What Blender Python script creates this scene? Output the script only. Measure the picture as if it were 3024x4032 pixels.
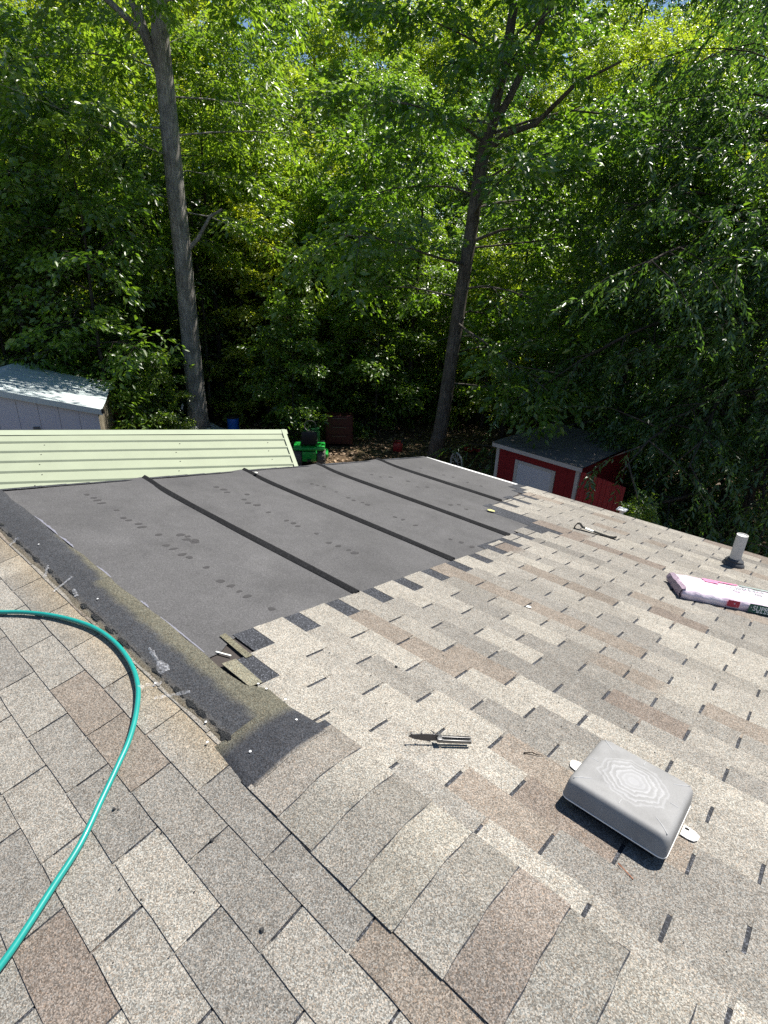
import bpy, math, random
import numpy as np
from mathutils import Vector, Matrix

# ------------------------------------------------------------------ camera, sky, sun, exposure
for o in list(bpy.data.objects):
    bpy.data.objects.remove(o)
SC = bpy.context.scene
COL = SC.collection
random.seed(7)
RNG = np.random.default_rng(7)

CAM = Vector((0.0, -0.80200, 1.37353))
cam_d = bpy.data.cameras.new('camera')
cam = bpy.data.objects.new('camera', cam_d)
COL.objects.link(cam)
cam_d.sensor_fit = 'HORIZONTAL'
cam_d.sensor_width = 36.0
FPX = 2199.6
cam_d.lens = 36.0 * FPX / 3024.0
cam_d.clip_start = 0.05
cam_d.clip_end = 500
_r = Vector((0.74631116, 0.66464634, 0.03556540))
_dn = Vector((0.29505966, -0.28247092, -0.91277049))
_f = Vector((-0.59662337, 0.69170472, -0.40692152))
cam.matrix_world = Matrix(((_r.x, -_dn.x, -_f.x, CAM.x), (_r.y, -_dn.y, -_f.y, CAM.y), (_r.z, -_dn.z, -_f.z, CAM.z), (0, 0, 0, 1)))
SC.camera = cam

SUN = Vector((0.12, 0.50, 0.92)).normalized()
world = bpy.data.worlds.new('World')
SC.world = world
world.use_nodes = True
wn = world.node_tree
wn.nodes.clear()
w_out = wn.nodes.new('ShaderNodeOutputWorld')
w_bg = wn.nodes.new('ShaderNodeBackground')
w_sky = wn.nodes.new('ShaderNodeTexSky')
w_sky.sky_type = 'NISHITA'
w_sky.sun_disc = False
w_sky.sun_elevation = math.asin(SUN.z)
w_sky.sun_rotation = math.atan2(SUN.x, SUN.y)
w_sky.air_density = 1.0
w_sky.dust_density = 0.0
w_sky.ozone_density = 3.0
w_bg.inputs[1].default_value = 0.07
wn.links.new(w_sky.outputs[0], w_bg.inputs[0])
wn.links.new(w_bg.outputs[0], w_out.inputs[0])

sun_d = bpy.data.lights.new('sun', 'SUN')
sun_d.energy = 5.0
sun_d.angle = math.radians(0.53)
sun_d.color = (1.0, 0.955, 0.88)
sun = bpy.data.objects.new('sun', sun_d)
COL.objects.link(sun)
sun.rotation_euler = SUN.to_track_quat('Z', 'Y').to_euler()
sun.location = (5, 20, 25)

SC.view_settings.view_transform = 'Standard'
SC.view_settings.look = 'None'
SC.view_settings.exposure = 0.85
SC.view_settings.gamma = 1.0
SC.view_settings.use_curve_mapping = False
SC.render.engine = 'CYCLES'
SC.cycles.max_bounces = 6
SC.cycles.diffuse_bounces = 3
SC.cycles.glossy_bounces = 2
SC.cycles.transmission_bounces = 4
SC.cycles.transparent_max_bounces = 6
SC.cycles.caustics_reflective = False
SC.cycles.caustics_refractive = False
SC.cycles.sample_clamp_indirect = 8
SC.cycles.use_denoising = False

# ------------------------------------------------------------------ helpers
A = 0.1730749            # roof pitch
CA, SA = math.cos(A), math.sin(A)
GZ = -4.0                # yard level below the ridge


def PR(u, v, h=0.0):     # slope falling away towards the woods
    return Vector((u, v * CA + h * SA, -v * SA + h * CA))


def PL(u, v, h=0.0):     # slope the photographer stands on
    return Vector((u, -(v * CA + h * SA), -v * SA + h * CA))


MR = Matrix(((1, 0, 0, 0), (0, CA, SA, 0), (0, -SA, CA, 0), (0, 0, 0, 1)))      # local (u, v, h)
ML = Matrix(((-1, 0, 0, 0), (0, -CA, -SA, 0), (0, -SA, CA, 0), (0, 0, 0, 1)))   # local (-u, v, h)


def mesh_np(name, verts, faces, mat=None, smooth=False, col=None):
    """verts Nx3, faces list of index tuples OR MxK int array (fixed size)"""
    me = bpy.data.meshes.new(name)
    v = np.asarray(verts, dtype=np.float32).reshape(-1, 3)
    if isinstance(faces, np.ndarray):
        m, k = faces.shape
        me.vertices.add(len(v))
        me.vertices.foreach_set('co', v.ravel())
        me.loops.add(m * k)
        me.loops.foreach_set('vertex_index', faces.astype(np.int32).ravel())
        me.polygons.add(m)
        me.polygons.foreach_set('loop_start', np.arange(0, m * k, k, dtype=np.int32))
        me.update(calc_edges=True)
        me.validate()
    else:
        me.from_pydata([tuple(p) for p in v.tolist()], [], faces)
        me.update()
    if mat:
        for mm in (mat if isinstance(mat, (list, tuple)) else [mat]):
            me.materials.append(mm)
    if smooth:
        me.polygons.foreach_set('use_smooth', [True] * len(me.polygons))
    if col is not None:
        ca = me.color_attributes.new('tone', 'FLOAT_COLOR', 'POINT')
        c = np.ones((len(v), 4), dtype=np.float32)
        c[:, :np.asarray(col).shape[1]] = col
        ca.data.foreach_set('color', c.ravel())
    return me


def link(name, me, parent=None, mw=None):
    o = bpy.data.objects.new(name, me)
    COL.objects.link(o)
    if parent:
        o.parent = parent
    if mw is not None:
        o.matrix_local = mw
    return o


def tag(o, label, cat, group=None, kind=None):
    if label:
        o['label'] = label
    if cat:
        o['category'] = cat
    if group:
        o['group'] = group
    if kind:
        o['kind'] = kind
    return o


def thing(name, label, cat, mw=None, group=None):
    o = bpy.data.objects.new(name, None)
    o.empty_display_size = 0.2
    COL.objects.link(o)
    if mw is not None:
        o.matrix_world = mw
    return tag(o, label, cat, group)


class MB:
    """collects simple shapes into one mesh"""
    def __init__(s):
        s.v, s.f, s.mi = [], [], []
        s.m = 0

    def add(s, vs, fs):
        b = len(s.v)
        s.v += [tuple(p) for p in vs]
        for f in fs:
            s.f.append(tuple(b + i for i in f))
            s.mi.append(s.m)
        return s

    def box(s, x0, x1, y0, y1, z0, z1, mw=None, bev=0.0):
        if bev > 0:
            vs, fs = bev_box(x0, x1, y0, y1, z0, z1, bev)
        else:
            vs = [(x, y, z) for z in (z0, z1) for y in (y0, y1) for x in (x0, x1)]
            fs = [(0, 2, 3, 1), (4, 5, 7, 6), (0, 1, 5, 4), (2, 6, 7, 3), (0, 4, 6, 2), (1, 3, 7, 5)]
        if mw is not None:
            vs = [mw @ Vector(p) for p in vs]
        return s.add(vs, fs)

    def tube(s, pts, r, n=8, caps=True):
        pts = [Vector(p) for p in pts]
        k = len(pts)
        rs = r if isinstance(r, (list, tuple)) else [r] * k
        vs, fs = [], []
        t0 = (pts[1] - pts[0]).normalized()
        ref = Vector((0, 0, 1)) if abs(t0.z) < 0.9 else Vector((1, 0, 0))
        nx = t0.cross(ref).normalized()
        for i, p in enumerate(pts):
            t = (pts[min(i + 1, k - 1)] - pts[max(i - 1, 0)]).normalized()
            nx = (nx - t * nx.dot(t)).normalized()
            ny = t.cross(nx)
            for j in range(n):
                a = 2 * math.pi * j / n
                vs.append(p + (nx * math.cos(a) + ny * math.sin(a)) * rs[i])
        for i in range(k - 1):
            for j in range(n):
                j2 = (j + 1) % n
                fs.append((i * n + j, i * n + j2, (i + 1) * n + j2, (i + 1) * n + j))
        if caps:
            fs.append(tuple(range(n - 1, -1, -1)))
            fs.append(tuple((k - 1) * n + j for j in range(n)))
        return s.add(vs, fs)

    def lathe(s, prof, n=20, mw=None):
        vs, fs = [], []
        for r, z in prof:
            for j in range(n):
                a = 2 * math.pi * j / n
                vs.append(Vector((r * math.cos(a), r * math.sin(a), z)))
        for i in range(len(prof) - 1):
            for j in range(n):
                j2 = (j + 1) % n
                fs.append((i * n + j, i * n + j2, (i + 1) * n + j2, (i + 1) * n + j))
        if mw is not None:
            vs = [mw @ p for p in vs]
        return s.add(vs, fs)

    def build(s, name, mat, parent=None, mw=None, smooth=False):
        me = mesh_np(name, s.v, s.f, mat, smooth)
        if s.m or any(s.mi):
            me.polygons.foreach_set('material_index', s.mi)
        if smooth:
            try:
                me.set_sharp_from_angle(angle=math.radians(40))
            except Exception:
                pass
        return link(name, me, parent, mw)


def bev_box(x0, x1, y0, y1, z0, z1, b):
    import bmesh
    bm = bmesh.new()
    vs = [bm.verts.new((x, y, z)) for z in (z0, z1) for y in (y0, y1) for x in (x0, x1)]
    for f in [(0, 2, 3, 1), (4, 5, 7, 6), (0, 1, 5, 4), (2, 6, 7, 3), (0, 4, 6, 2), (1, 3, 7, 5)]:
        bm.faces.new([vs[i] for i in f])
    bmesh.ops.bevel(bm, geom=list(bm.edges) + list(bm.verts), offset=b, segments=2, affect='EDGES', profile=0.5)
    bm.verts.index_update()
    V = [tuple(v.co) for v in bm.verts]
    F = [tuple(v.index for v in f.verts) for f in bm.faces]
    bm.free()
    return V, F


# ------------------------------------------------------------------ materials
class NT:
    def __init__(s, name):
        s.mat = bpy.data.materials.new(name)
        s.mat.use_nodes = True
        s.t = s.mat.node_tree
        s.t.nodes.clear()
        s.out = s.t.nodes.new('ShaderNodeOutputMaterial')
        s.pos = None

    def n(s, typ, **kw):
        nd = s.t.nodes.new(typ)
        for k, v in kw.items():
            setattr(nd, k, v)
        return nd

    def l(s, a, b):
        s.t.links.new(a, b)

    def P(s):
        if s.pos is None:
            s.pos = s.n('ShaderNodeNewGeometry').outputs['Position']
        return s.pos

    def noise(s, scale, detail=3, rough=0.55, vec=None, dist=0.0):
        nd = s.n('ShaderNodeTexNoise')
        nd.inputs['Scale'].default_value = scale
        nd.inputs['Detail'].default_value = detail
        nd.inputs['Roughness'].default_value = rough
        nd.inputs['Distortion'].default_value = dist
        s.l(vec or s.P(), nd.inputs['Vector'])
        return nd.outputs['Fac']

    def voro(s, scale, out='Color', vec=None):
        nd = s.n('ShaderNodeTexVoronoi')
        nd.inputs['Scale'].default_value = scale
        s.l(vec or s.P(), nd.inputs['Vector'])
        return nd.outputs[out]

    def ramp(s, fac, stops, interp='LINEAR'):
        nd = s.n('ShaderNodeValToRGB')
        nd.color_ramp.interpolation = interp
        e = nd.color_ramp.elements
        while len(e) < len(stops):
            e.new(0.5)
        for i, (p, c) in enumerate(stops):
            e[i].position = p
            e[i].color = tuple(c) + (1,) if not isinstance(c, (int, float)) else (c, c, c, 1)
        s.l(fac, nd.inputs[0])
        return nd.outputs[0]

    def mix(s, a, b, fac=1.0, mode='MIX'):
        nd = s.n('ShaderNodeMix', data_type='RGBA', blend_type=mode)
        for si, v in ((0, fac), (6, a), (7, b)):
            sock = nd.inputs[si]
            if hasattr(v, 'is_output'):
                s.l(v, sock)
            elif isinstance(v, (int, float)):
                sock.default_value = v if si == 0 else (v, v, v, 1)
            else:
                sock.default_value = tuple(v) + (1,)
        return nd.outputs[2]

    def bump(s, h, dist, strength=1.0):
        nd = s.n('ShaderNodeBump')
        nd.inputs['Distance'].default_value = dist
        nd.inputs['Strength'].default_value = strength
        s.l(h, nd.inputs['Height'])
        return nd.outputs[0]

    def bsdf(s, col, rough=0.8, spec=0.3, metal=0.0, normal=None, coat=0.0):
        b = s.n('ShaderNodeBsdfPrincipled')
        for k, v in (('Base Color', col), ('Roughness', rough), ('Metallic', metal)):
            if hasattr(v, 'is_output'):
                s.l(v, b.inputs[k])
            elif k == 'Base Color':
                b.inputs[k].default_value = tuple(v) + (1,)
            else:
                b.inputs[k].default_value = v
        b.inputs['Specular IOR Level'].default_value = spec
        b.inputs['Coat Weight'].default_value = coat
        if normal is not None:
            s.l(normal, b.inputs['Normal'])
        s.bs = b
        s.l(b.outputs[0], s.out.inputs[0])
        return s.mat


def m_plain(name, col, rough=0.6, spec=0.4, metal=0.0, var=0.15, scale=8.0, coat=0.0, bump=0.0):
    t = NT(name)
    f = t.noise(scale, 5, 0.6)
    c = t.mix(tuple(x * (1 - var) for x in col), tuple(min(1, x * (1 + var)) for x in col), f)
    f2 = t.noise(scale * 14, 3, 0.6)
    c = t.mix(c, tuple(x * (1 - var * 1.2) for x in col), t.ramp(f2, [(0.45, 0.0), (0.75, 0.6)]))
    nm = t.bump(f2, bump) if bump else None
    return t.bsdf(c, rough, spec, metal, nm, coat)


def m_shingle():
    t = NT('asphalt_shingle_granules')
    at = t.n('ShaderNodeAttribute', attribute_name='tone')
    g = t.voro(400)
    sep = t.n('ShaderNodeSeparateColor')
    t.l(g, sep.inputs[0])
    k = t.ramp(sep.outputs[0], [(0.0, 0.42), (0.22, 0.64), (0.5, 0.96), (0.75, 1.25), (1.0, 1.66)])
    c = t.mix(at.outputs['Color'], k, 1.0, 'MULTIPLY')
    hue = t.ramp(sep.outputs[1], [(0.0, (1.0, 0.88, 0.78)), (0.3, (1, 1, 1)), (0.7, (1, 1, 1)), (1.0, (0.86, 0.96, 1.04))])
    c = t.mix(c, hue, 1.0, 'MULTIPLY')
    big = t.noise(1.3, 4, 0.6)
    c = t.mix(c, t.ramp(big, [(0.3, 0.9), (0.7, 1.1)]), 1.0, 'MULTIPLY')
    mid = t.noise(22, 4, 0.65)
    c = t.mix(c, t.ramp(mid, [(0.3, 0.88), (0.7, 1.12)]), 1.0, 'MULTIPLY')
    nm = t.bump(sep.outputs[2], 0.0011, 0.9)
    return t.bsdf(c, 0.95, 0.12, 0, nm)


def m_granule(name, base, speck=0.9, tint=(1, 1, 1)):
    t = NT(name)
    sep = t.n('ShaderNodeSeparateColor')
    t.l(t.voro(280), sep.inputs[0])
    k = t.ramp(sep.outputs[0], [(0.0, tuple(x * 0.4 for x in base)), (0.55, base), (0.86, tuple(x * 1.5 for x in base)), (0.93, tuple(min(1, x * (1 + 1.4 * speck)) for x in base)), (1.0, tuple(min(1, x * (1 + 2.6 * speck)) for x in base))])
    big = t.noise(3, 4, 0.6)
    c = t.mix(k, t.ramp(big, [(0.3, 0.8), (0.7, 1.2)]), 1.0, 'MULTIPLY')
    return t.bsdf(c, 0.9, 0.2, 0, t.bump(sep.outputs[2], 0.001, 0.8))


def m_felt():
    t = NT('black_roll_felt')
    f = t.noise(170, 3, 0.75)
    c = t.ramp(f, [(0.3, (0.048, 0.047, 0.047)), (0.52, (0.084, 0.082, 0.083)), (0.75, (0.148, 0.144, 0.146))])
    b = t.noise(2.1, 5, 0.6, dist=0.4)
    c = t.mix(c, t.ramp(b, [(0.28, 0.80), (0.5, 1.0), (0.75, 1.2)]), 1.0, 'MULTIPLY')
    m = t.noise(9, 5, 0.7)
    c = t.mix(c, t.ramp(m, [(0.35, 0.94), (0.65, 1.06)]), 1.0, 'MULTIPLY')
    h = t.mix(t.noise(5, 3, 0.5), f, 0.06)
    return t.bsdf(c, 0.8, 0.3, 0, t.bump(h, 0.02, 0.8))


def m_leaf(name, lo, hi, trans, gloss=0.45):
    t = NT(name)
    at = t.n('ShaderNodeAttribute', attribute_name='tone')
    oi = t.n('ShaderNodeObjectInfo')
    sep = t.n('ShaderNodeSeparateColor')
    t.l(at.outputs['Color'], sep.inputs[0])
    c = t.ramp(sep.outputs[0], [(0.0, lo), (1.0, hi)])
    rv = t.ramp(oi.outputs['Random'], [(0.0, (0.82, 0.9, 0.8)), (0.5, (1, 1, 1)), (1.0, (1.22, 1.1, 0.95))])
    c = t.mix(c, rv, 1.0, 'MULTIPLY')
    b = t.n('ShaderNodeBsdfPrincipled')
    t.l(c, b.inputs['Base Color'])
    b.inputs['Roughness'].default_value = gloss
    b.inputs['Specular IOR Level'].default_value = 0.5
    tr = t.n('ShaderNodeBsdfTranslucent')
    ct = t.mix(c, trans, 1.0, 'MULTIPLY')
    t.l(ct, tr.inputs[0])
    mx = t.n('ShaderNodeAddShader')
    t.l(b.outputs[0], mx.inputs[0])
    t.l(tr.outputs[0], mx.inputs[1])
    t.l(mx.outputs[0], t.out.inputs[0])
    return t.mat


def m_bark(name, lo, hi):
    t = NT(name)
    tc = t.n('ShaderNodeMapping')
    tc.inputs['Scale'].default_value = (1, 1, 0.16)
    t.l(t.P(), tc.inputs[0])
    f = t.noise(26, 6, 0.7, tc.outputs[0], 0.6)
    f2 = t.noise(3.5, 3, 0.5)
    c = t.ramp(f, [(0.32, lo), (0.62, hi)])
    c = t.mix(c, t.ramp(f2, [(0.35, 0.75), (0.65, 1.2)]), 1.0, 'MULTIPLY')
    return t.bsdf(c, 0.95, 0.1, 0, t.bump(f, 0.05, 1.0))


def m_ground():
    t = NT('leaf_strewn_earth')
    f = t.noise(1.1, 6, 0.65)
    g = t.voro(16)
    sep = t.n('ShaderNodeSeparateColor')
    t.l(g, sep.inputs[0])
    c = t.ramp(f, [(0.3, (0.05, 0.035, 0.022)), (0.55, (0.10, 0.07, 0.045)), (0.75, (0.07, 0.075, 0.03))])
    c = t.mix(c, t.ramp(sep.outputs[0], [(0, 0.5), (1, 1.7)]), 1.0, 'MULTIPLY')
    return t.bsdf(c, 0.95, 0.1, 0, t.bump(sep.outputs[1], 0.04))


def m_metal_roof(name, col):
    t = NT(name)
    f = t.noise(2.5, 5, 0.6)
    c = t.mix(tuple(x * 0.88 for x in col), tuple(min(1, x * 1.08) for x in col), f)
    st = t.noise(60, 4, 0.7)
    c = t.mix(c, tuple(x * 0.72 for x in col), t.ramp(st, [(0.58, 0.0), (0.8, 0.5)]))
    return t.bsdf(c, 0.45, 0.4, 0.0, t.bump(t.noise(5, 2, 0.5), 0.01, 0.4))


def m_wrap():
    t = NT('pale_pink_plastic_wrap')
    f = t.noise(6, 4, 0.6)
    c = t.ramp(f, [(0.3, (0.62, 0.45, 0.56)), (0.5, (0.70, 0.60, 0.67)), (0.7, (0.76, 0.70, 0.74))])
    mp = t.n('ShaderNodeMapping')
    mp.inputs['Scale'].default_value = (9, 30, 60)
    mp.inputs['Rotation'].default_value = (0, 0, -0.55)
    t.l(t.P(), mp.inputs[0])
    w = t.noise(1.0, 4, 0.6, mp.outputs[0], 1.2)
    return t.bsdf(c, 0.28, 0.5, 0, t.bump(w, 0.008, 0.35))


def m_lid():
    t = NT('weathered_grey_plastic')
    tc = t.n('ShaderNodeTexCoord')
    sx = t.n('ShaderNodeSeparateXYZ')
    t.l(tc.outputs['Object'], sx.inputs[0])

    def ma(op, a, b=None):
        nd = t.n('ShaderNodeMath', operation=op)
        for i, q in enumerate((a, b)):
            if q is None:
                continue
            if hasattr(q, 'is_output'):
                t.l(q, nd.inputs[i])
            else:
                nd.inputs[i].default_value = q
        return nd.outputs[0]
    ax, ay = ma('ABSOLUTE', sx.outputs[0]), ma('ABSOLUTE', sx.outputs[1])
    d = ma('MAXIMUM', ma('MAXIMUM', ma('MULTIPLY', ax, 1.0), ay), ma('MULTIPLY', ma('ADD', ax, ay), 0.72))
    wob = t.noise(28, 4, 0.6)
    d2 = ma('ADD', d, ma('MULTIPLY', wob, 0.03))
    r = ma('FRACT', ma('MULTIPLY', d2, 62.0))
    ring = t.ramp(r, [(0.0, 0.0), (0.35, 0.1), (0.62, 0.75), (0.8, 0.95), (0.93, 0.25), (1.0, 0.0)])
    inside = t.ramp(d2, [(0.035, 0.35), (0.062, 1.0), (0.105, 0.75), (0.116, 0.0)])
    fac = t.mix(ring, inside, 1.0, 'MULTIPLY')
    base = t.ramp(t.noise(9, 5, 0.65), [(0.3, (0.195, 0.193, 0.19)), (0.7, (0.265, 0.263, 0.26))])
    c = t.mix(base, (0.42, 0.42, 0.43), t.mix(fac, 0.0, 0.45))
    fine = t.noise(400, 2, 0.6)
    c = t.mix(c, t.ramp(fine, [(0.3, 0.9), (0.7, 1.1)]), 1.0, 'MULTIPLY')
    core = t.ramp(d2, [(0.02, 0.5), (0.075, 0.0)])
    c = t.mix(c, (0.36, 0.36, 0.37), core)
    spots = t.ramp(t.noise(45, 2, 0.4), [(0.74, 0.0), (0.78, 0.7)])
    c = t.mix(c, (0.7, 0.7, 0.7), spots)
    return t.bsdf(c, 0.62, 0.35, 0, t.bump(fac, 0.0008, 0.4))


M = {}
M['shingle'] = m_shingle()
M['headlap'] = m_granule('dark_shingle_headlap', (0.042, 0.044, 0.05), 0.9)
M['felt'] = m_felt()
M['tar'] = m_plain('black_tar', (0.008, 0.008, 0.009), 0.4, 0.5, 0, 0.3, 40, bump=0.004)
M['seam'] = m_granule('black_asphalt_selvage', (0.012, 0.012, 0.013), 0.5)
M['stain'] = m_plain('dark_oily_mark', (0.054, 0.052, 0.053), 0.8, 0.2, 0, 0.3, 60)
M['oldfelt'] = m_plain('old_torn_felt', (0.07, 0.06, 0.055), 0.9, 0.2, 0, 0.35, 25, bump=0.004)
M['fuzz'] = m_plain('whitish_torn_film', (0.20, 0.20, 0.24), 0.5, 0.5, 0, 0.3, 60)
M['white'] = m_plain('white_painted_metal', (0.78, 0.78, 0.77), 0.4, 0.5, 0, 0.08, 6)
M['siding'] = m_plain('beige_siding', (0.5, 0.46, 0.38), 0.6, 0.3, 0, 0.1, 3)
M['hose'] = m_plain('teal_rubber_hose', (0.012, 0.275, 0.238), 0.36, 0.5, 0, 0.22, 16, coat=0.2)
M['lid'] = m_lid()
M['crease'] = m_plain('worn_pale_plastic', (0.36, 0.36, 0.36), 0.6, 0.3, 0, 0.1, 40)
M['lid_white'] = m_plain('white_plastic', (0.72, 0.71, 0.68), 0.5, 0.4, 0, 0.12, 20)
M['pvc'] = m_plain('dusty_white_pvc', (0.52, 0.51, 0.48), 0.55, 0.35, 0, 0.16, 22)
M['boot'] = m_plain('grey_black_rubber', (0.06, 0.062, 0.066), 0.6, 0.4, 0, 0.25, 20)
M['wrap'] = m_wrap()
M['green_print'] = m_plain('dark_green_printed_film', (0.012, 0.10, 0.065), 0.3, 0.5, 0, 0.2, 10, bump=0.004)
M['red_print'] = m_plain('red_printed_film', (0.42, 0.015, 0.05), 0.35, 0.5, 0, 0.15, 10)
M['pink_print'] = m_plain('pink_printed_film', (0.75, 0.25, 0.42), 0.35, 0.5, 0, 0.1, 10)
M['grey_print'] = m_plain('grey_green_ink', (0.25, 0.33, 0.31), 0.5, 0.3, 0, 0.2, 30)
M['white_print'] = m_plain('white_ink', (0.82, 0.84, 0.82), 0.4, 0.3, 0, 0.05, 30)
M['black_steel'] = m_plain('black_painted_steel', (0.02, 0.02, 0.021), 0.38, 0.5, 0.1, 0.3, 60)
M['steel'] = m_plain('worn_steel', (0.17, 0.167, 0.165), 0.42, 0.5, 0.7, 0.25, 60)
M['dark_steel'] = m_plain('dark_steel', (0.10, 0.095, 0.10), 0.4, 0.5, 0.7, 0.3, 60)
M['sticker'] = m_plain('cream_sticker', (0.75, 0.75, 0.68), 0.5, 0.4, 0, 0.08, 30)
M['yellow'] = m_plain('yellow_scrap', (0.62, 0.60, 0.22), 0.6, 0.3, 0, 0.1, 30)
M['pebble'] = m_plain('dark_pebble', (0.05, 0.05, 0.05), 0.8, 0.2, 0, 0.3, 90)
M['green_metal'] = m_metal_roof('pale_green_ribbed_metal', (0.315, 0.348, 0.248))
M['green_trim'] = m_plain('pale_green_trim_metal', (0.36, 0.40, 0.29), 0.4, 0.4, 0, 0.1, 5)
M['white_metal'] = m_metal_roof('blue_white_ribbed_metal', (0.50, 0.56, 0.56))
M['white_panel'] = m_metal_roof('white_wall_panel', (0.56, 0.57, 0.62))
M['vent'] = m_plain('grey_vent', (0.14, 0.14, 0.15), 0.6, 0.3, 0, 0.2, 20)
M['wood'] = m_bark('weathered_plywood', (0.16, 0.14, 0.10), (0.32, 0.28, 0.21))
M['red_wall'] = m_plain('barn_red_siding', (0.19, 0.010, 0.014), 0.65, 0.3, 0, 0.2, 5)
M['red_metal'] = m_plain('red_ribbed_metal', (0.36, 0.03, 0.035), 0.45, 0.4, 0, 0.25, 4)
M['door_white'] = m_plain('greyed_white_door', (0.50, 0.52, 0.57), 0.6, 0.3, 0, 0.1, 6)
M['trim_grey'] = m_plain('greyed_white_trim', (0.45, 0.44, 0.42), 0.6, 0.3, 0, 0.15, 6)
M['shed_roof'] = m_granule('grey_shed_roofing', (0.13, 0.115, 0.105), 0.4)
M['mower_green'] = m_plain('mower_green_paint', (0.01, 0.30, 0.04), 0.35, 0.5, 0, 0.15, 8, coat=0.3)
M['tyre'] = m_plain('dusty_tyre', (0.13, 0.12, 0.105), 0.85, 0.2, 0, 0.3, 14)
M['black_plastic'] = m_plain('black_plastic', (0.018, 0.018, 0.018), 0.5, 0.4, 0, 0.3, 20)
M['blue'] = m_plain('blue_plastic', (0.015, 0.12, 0.50), 0.4, 0.5, 0, 0.12, 8)
M['red_paint'] = m_plain('red_paint', (0.24, 0.012, 0.016), 0.4, 0.5, 0, 0.2, 8)
M['dark_red'] = m_plain('dark_red_paint', (0.055, 0.010, 0.010), 0.5, 0.4, 0, 0.25, 8)
M['tarp'] = m_plain('grey_tarp', (0.36, 0.37, 0.36), 0.6, 0.3, 0, 0.2, 6, bump=0.02)
M['bark_oak'] = m_bark('grey_oak_bark', (0.13, 0.12, 0.108), (0.42, 0.39, 0.355))
M['bark_dark'] = m_bark('dark_bark', (0.035, 0.03, 0.025), (0.11, 0.095, 0.08))
M['dead_wood'] = m_bark('bleached_dead_wood', (0.2, 0.18, 0.15), (0.42, 0.38, 0.33))
M['leaf_oak'] = m_leaf('oak_leaf', (0.028, 0.058, 0.014), (0.098, 0.140, 0.027), (2.2, 2.35, 0.65), 0.36)
M['leaf_light'] = m_leaf('bright_leaf', (0.058, 0.092, 0.015), (0.150, 0.180, 0.028), (2.4, 2.4, 0.65), 0.42)
M['leaf_dark'] = m_leaf('dark_leaf', (0.022, 0.049, 0.014), (0.060, 0.100, 0.026), (1.6, 1.8, 0.7), 0.36)
M['leaf_cedar'] = m_leaf('cedar_needle', (0.028, 0.046, 0.016), (0.055, 0.075, 0.024), (0.5, 0.6, 0.3), 0.6)
M['litter'] = m_leaf('dry_leaf', (0.10, 0.06, 0.035), (0.34, 0.23, 0.15), (0.2, 0.2, 0.2), 0.7)
M['ground'] = m_ground()
M['clear'] = None
_t = NT('clear_plastic_film')
_b = _t.n('ShaderNodeBsdfPrincipled')
_b.inputs['Base Color'].default_value = (0.85, 0.86, 0.9, 1)
_b.inputs['Roughness'].default_value = 0.15
_tr = _t.n('ShaderNodeBsdfTransparent')
_mx = _t.n('ShaderNodeMixShader')
_w = _t.ramp(_t.noise(130, 3, 0.6), [(0.42, 0.05), (0.75, 0.42)])
_t.l(_w, _mx.inputs[0])
_t.l(_tr.outputs[0], _mx.inputs[1])
_t.l(_b.outputs[0], _mx.inputs[2])
_t.l(_mx.outputs[0], _t.out.inputs[0])
M['clear'] = _t.mat

# ------------------------------------------------------------------ ground
def ground_z(x, y):
    d = np.hypot(x + 0.0, y)
    rise = np.clip(d - 24, 0, None) * 0.10
    return GZ + rise + 0.10 * np.sin(x * 0.55 + 1.0) * np.cos(y * 0.47) * np.clip((d - 9) / 6, 0, 1)


gx = np.concatenate([np.linspace(-160, -45, 12), np.linspace(-40, 20, 61), np.linspace(28, 160, 12)])
gy = np.concatenate([np.linspace(-160, -45, 10), np.linspace(-40, 50, 91), np.linspace(60, 160, 10)])
GX, GY = np.meshgrid(gx, gy)
gv = np.stack([GX.ravel(), GY.ravel(), ground_z(GX.ravel(), GY.ravel())], 1)
nx_, ny_ = len(gx), len(gy)
ii = np.arange(ny_ - 1)[:, None] * nx_ + np.arange(nx_ - 1)[None, :]
gf = np.stack([ii, ii + 1, ii + 1 + nx_, ii + nx_], -1).reshape(-1, 4)
tag(link('ground', mesh_np('ground', gv, gf, M['ground'], True)), None, None, None, 'structure')

# ------------------------------------------------------------------ the house and its roof
house = thing('house', 'house under our feet, its shingle roof half stripped to black felt', 'house', Matrix.Translation((0, 0, GZ)))
HI = Matrix.Translation((0, 0, -GZ))      # children are given in world coordinates
U0, U1 = -3.9, 6.0
VE = 4.52
b = MB()
for sgn in (1, -1):
    y0, y1 = sorted((sgn * 0.0, sgn * (VE * CA - 0.35)))
b.box(U0 + 0.25, U1 - 0.25, -(VE * CA - 0.35), VE * CA - 0.35, GZ, -VE * SA - 0.02)
b.build('wall', M['siding'], house, HI)
# gable triangles are part of the roof body
def deck_mesh():
    m = MB()
    t = 0.04
    e = VE
    pts = [PL(0, e, -0.002), Vector((0, 0, -0.004)), PR(0, e, -0.002), PR(0, e, -0.13), Vector((0, 0, -0.15)), PL(0, e, -0.13)]
    vs = [Vector((U0, p.y, p.z)) for p in pts] + [Vector((U1, p.y, p.z)) for p in pts]
    fs = [tuple(range(5, -1, -1)), tuple(range(6, 12))]
    for i in range(6):
        j = (i + 1) % 6
        fs.append((i, j, j + 6, i + 6))
    m.add(vs, fs)
    return m


roof = deck_mesh().build('roof', M['oldfelt'], house, HI)

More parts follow.
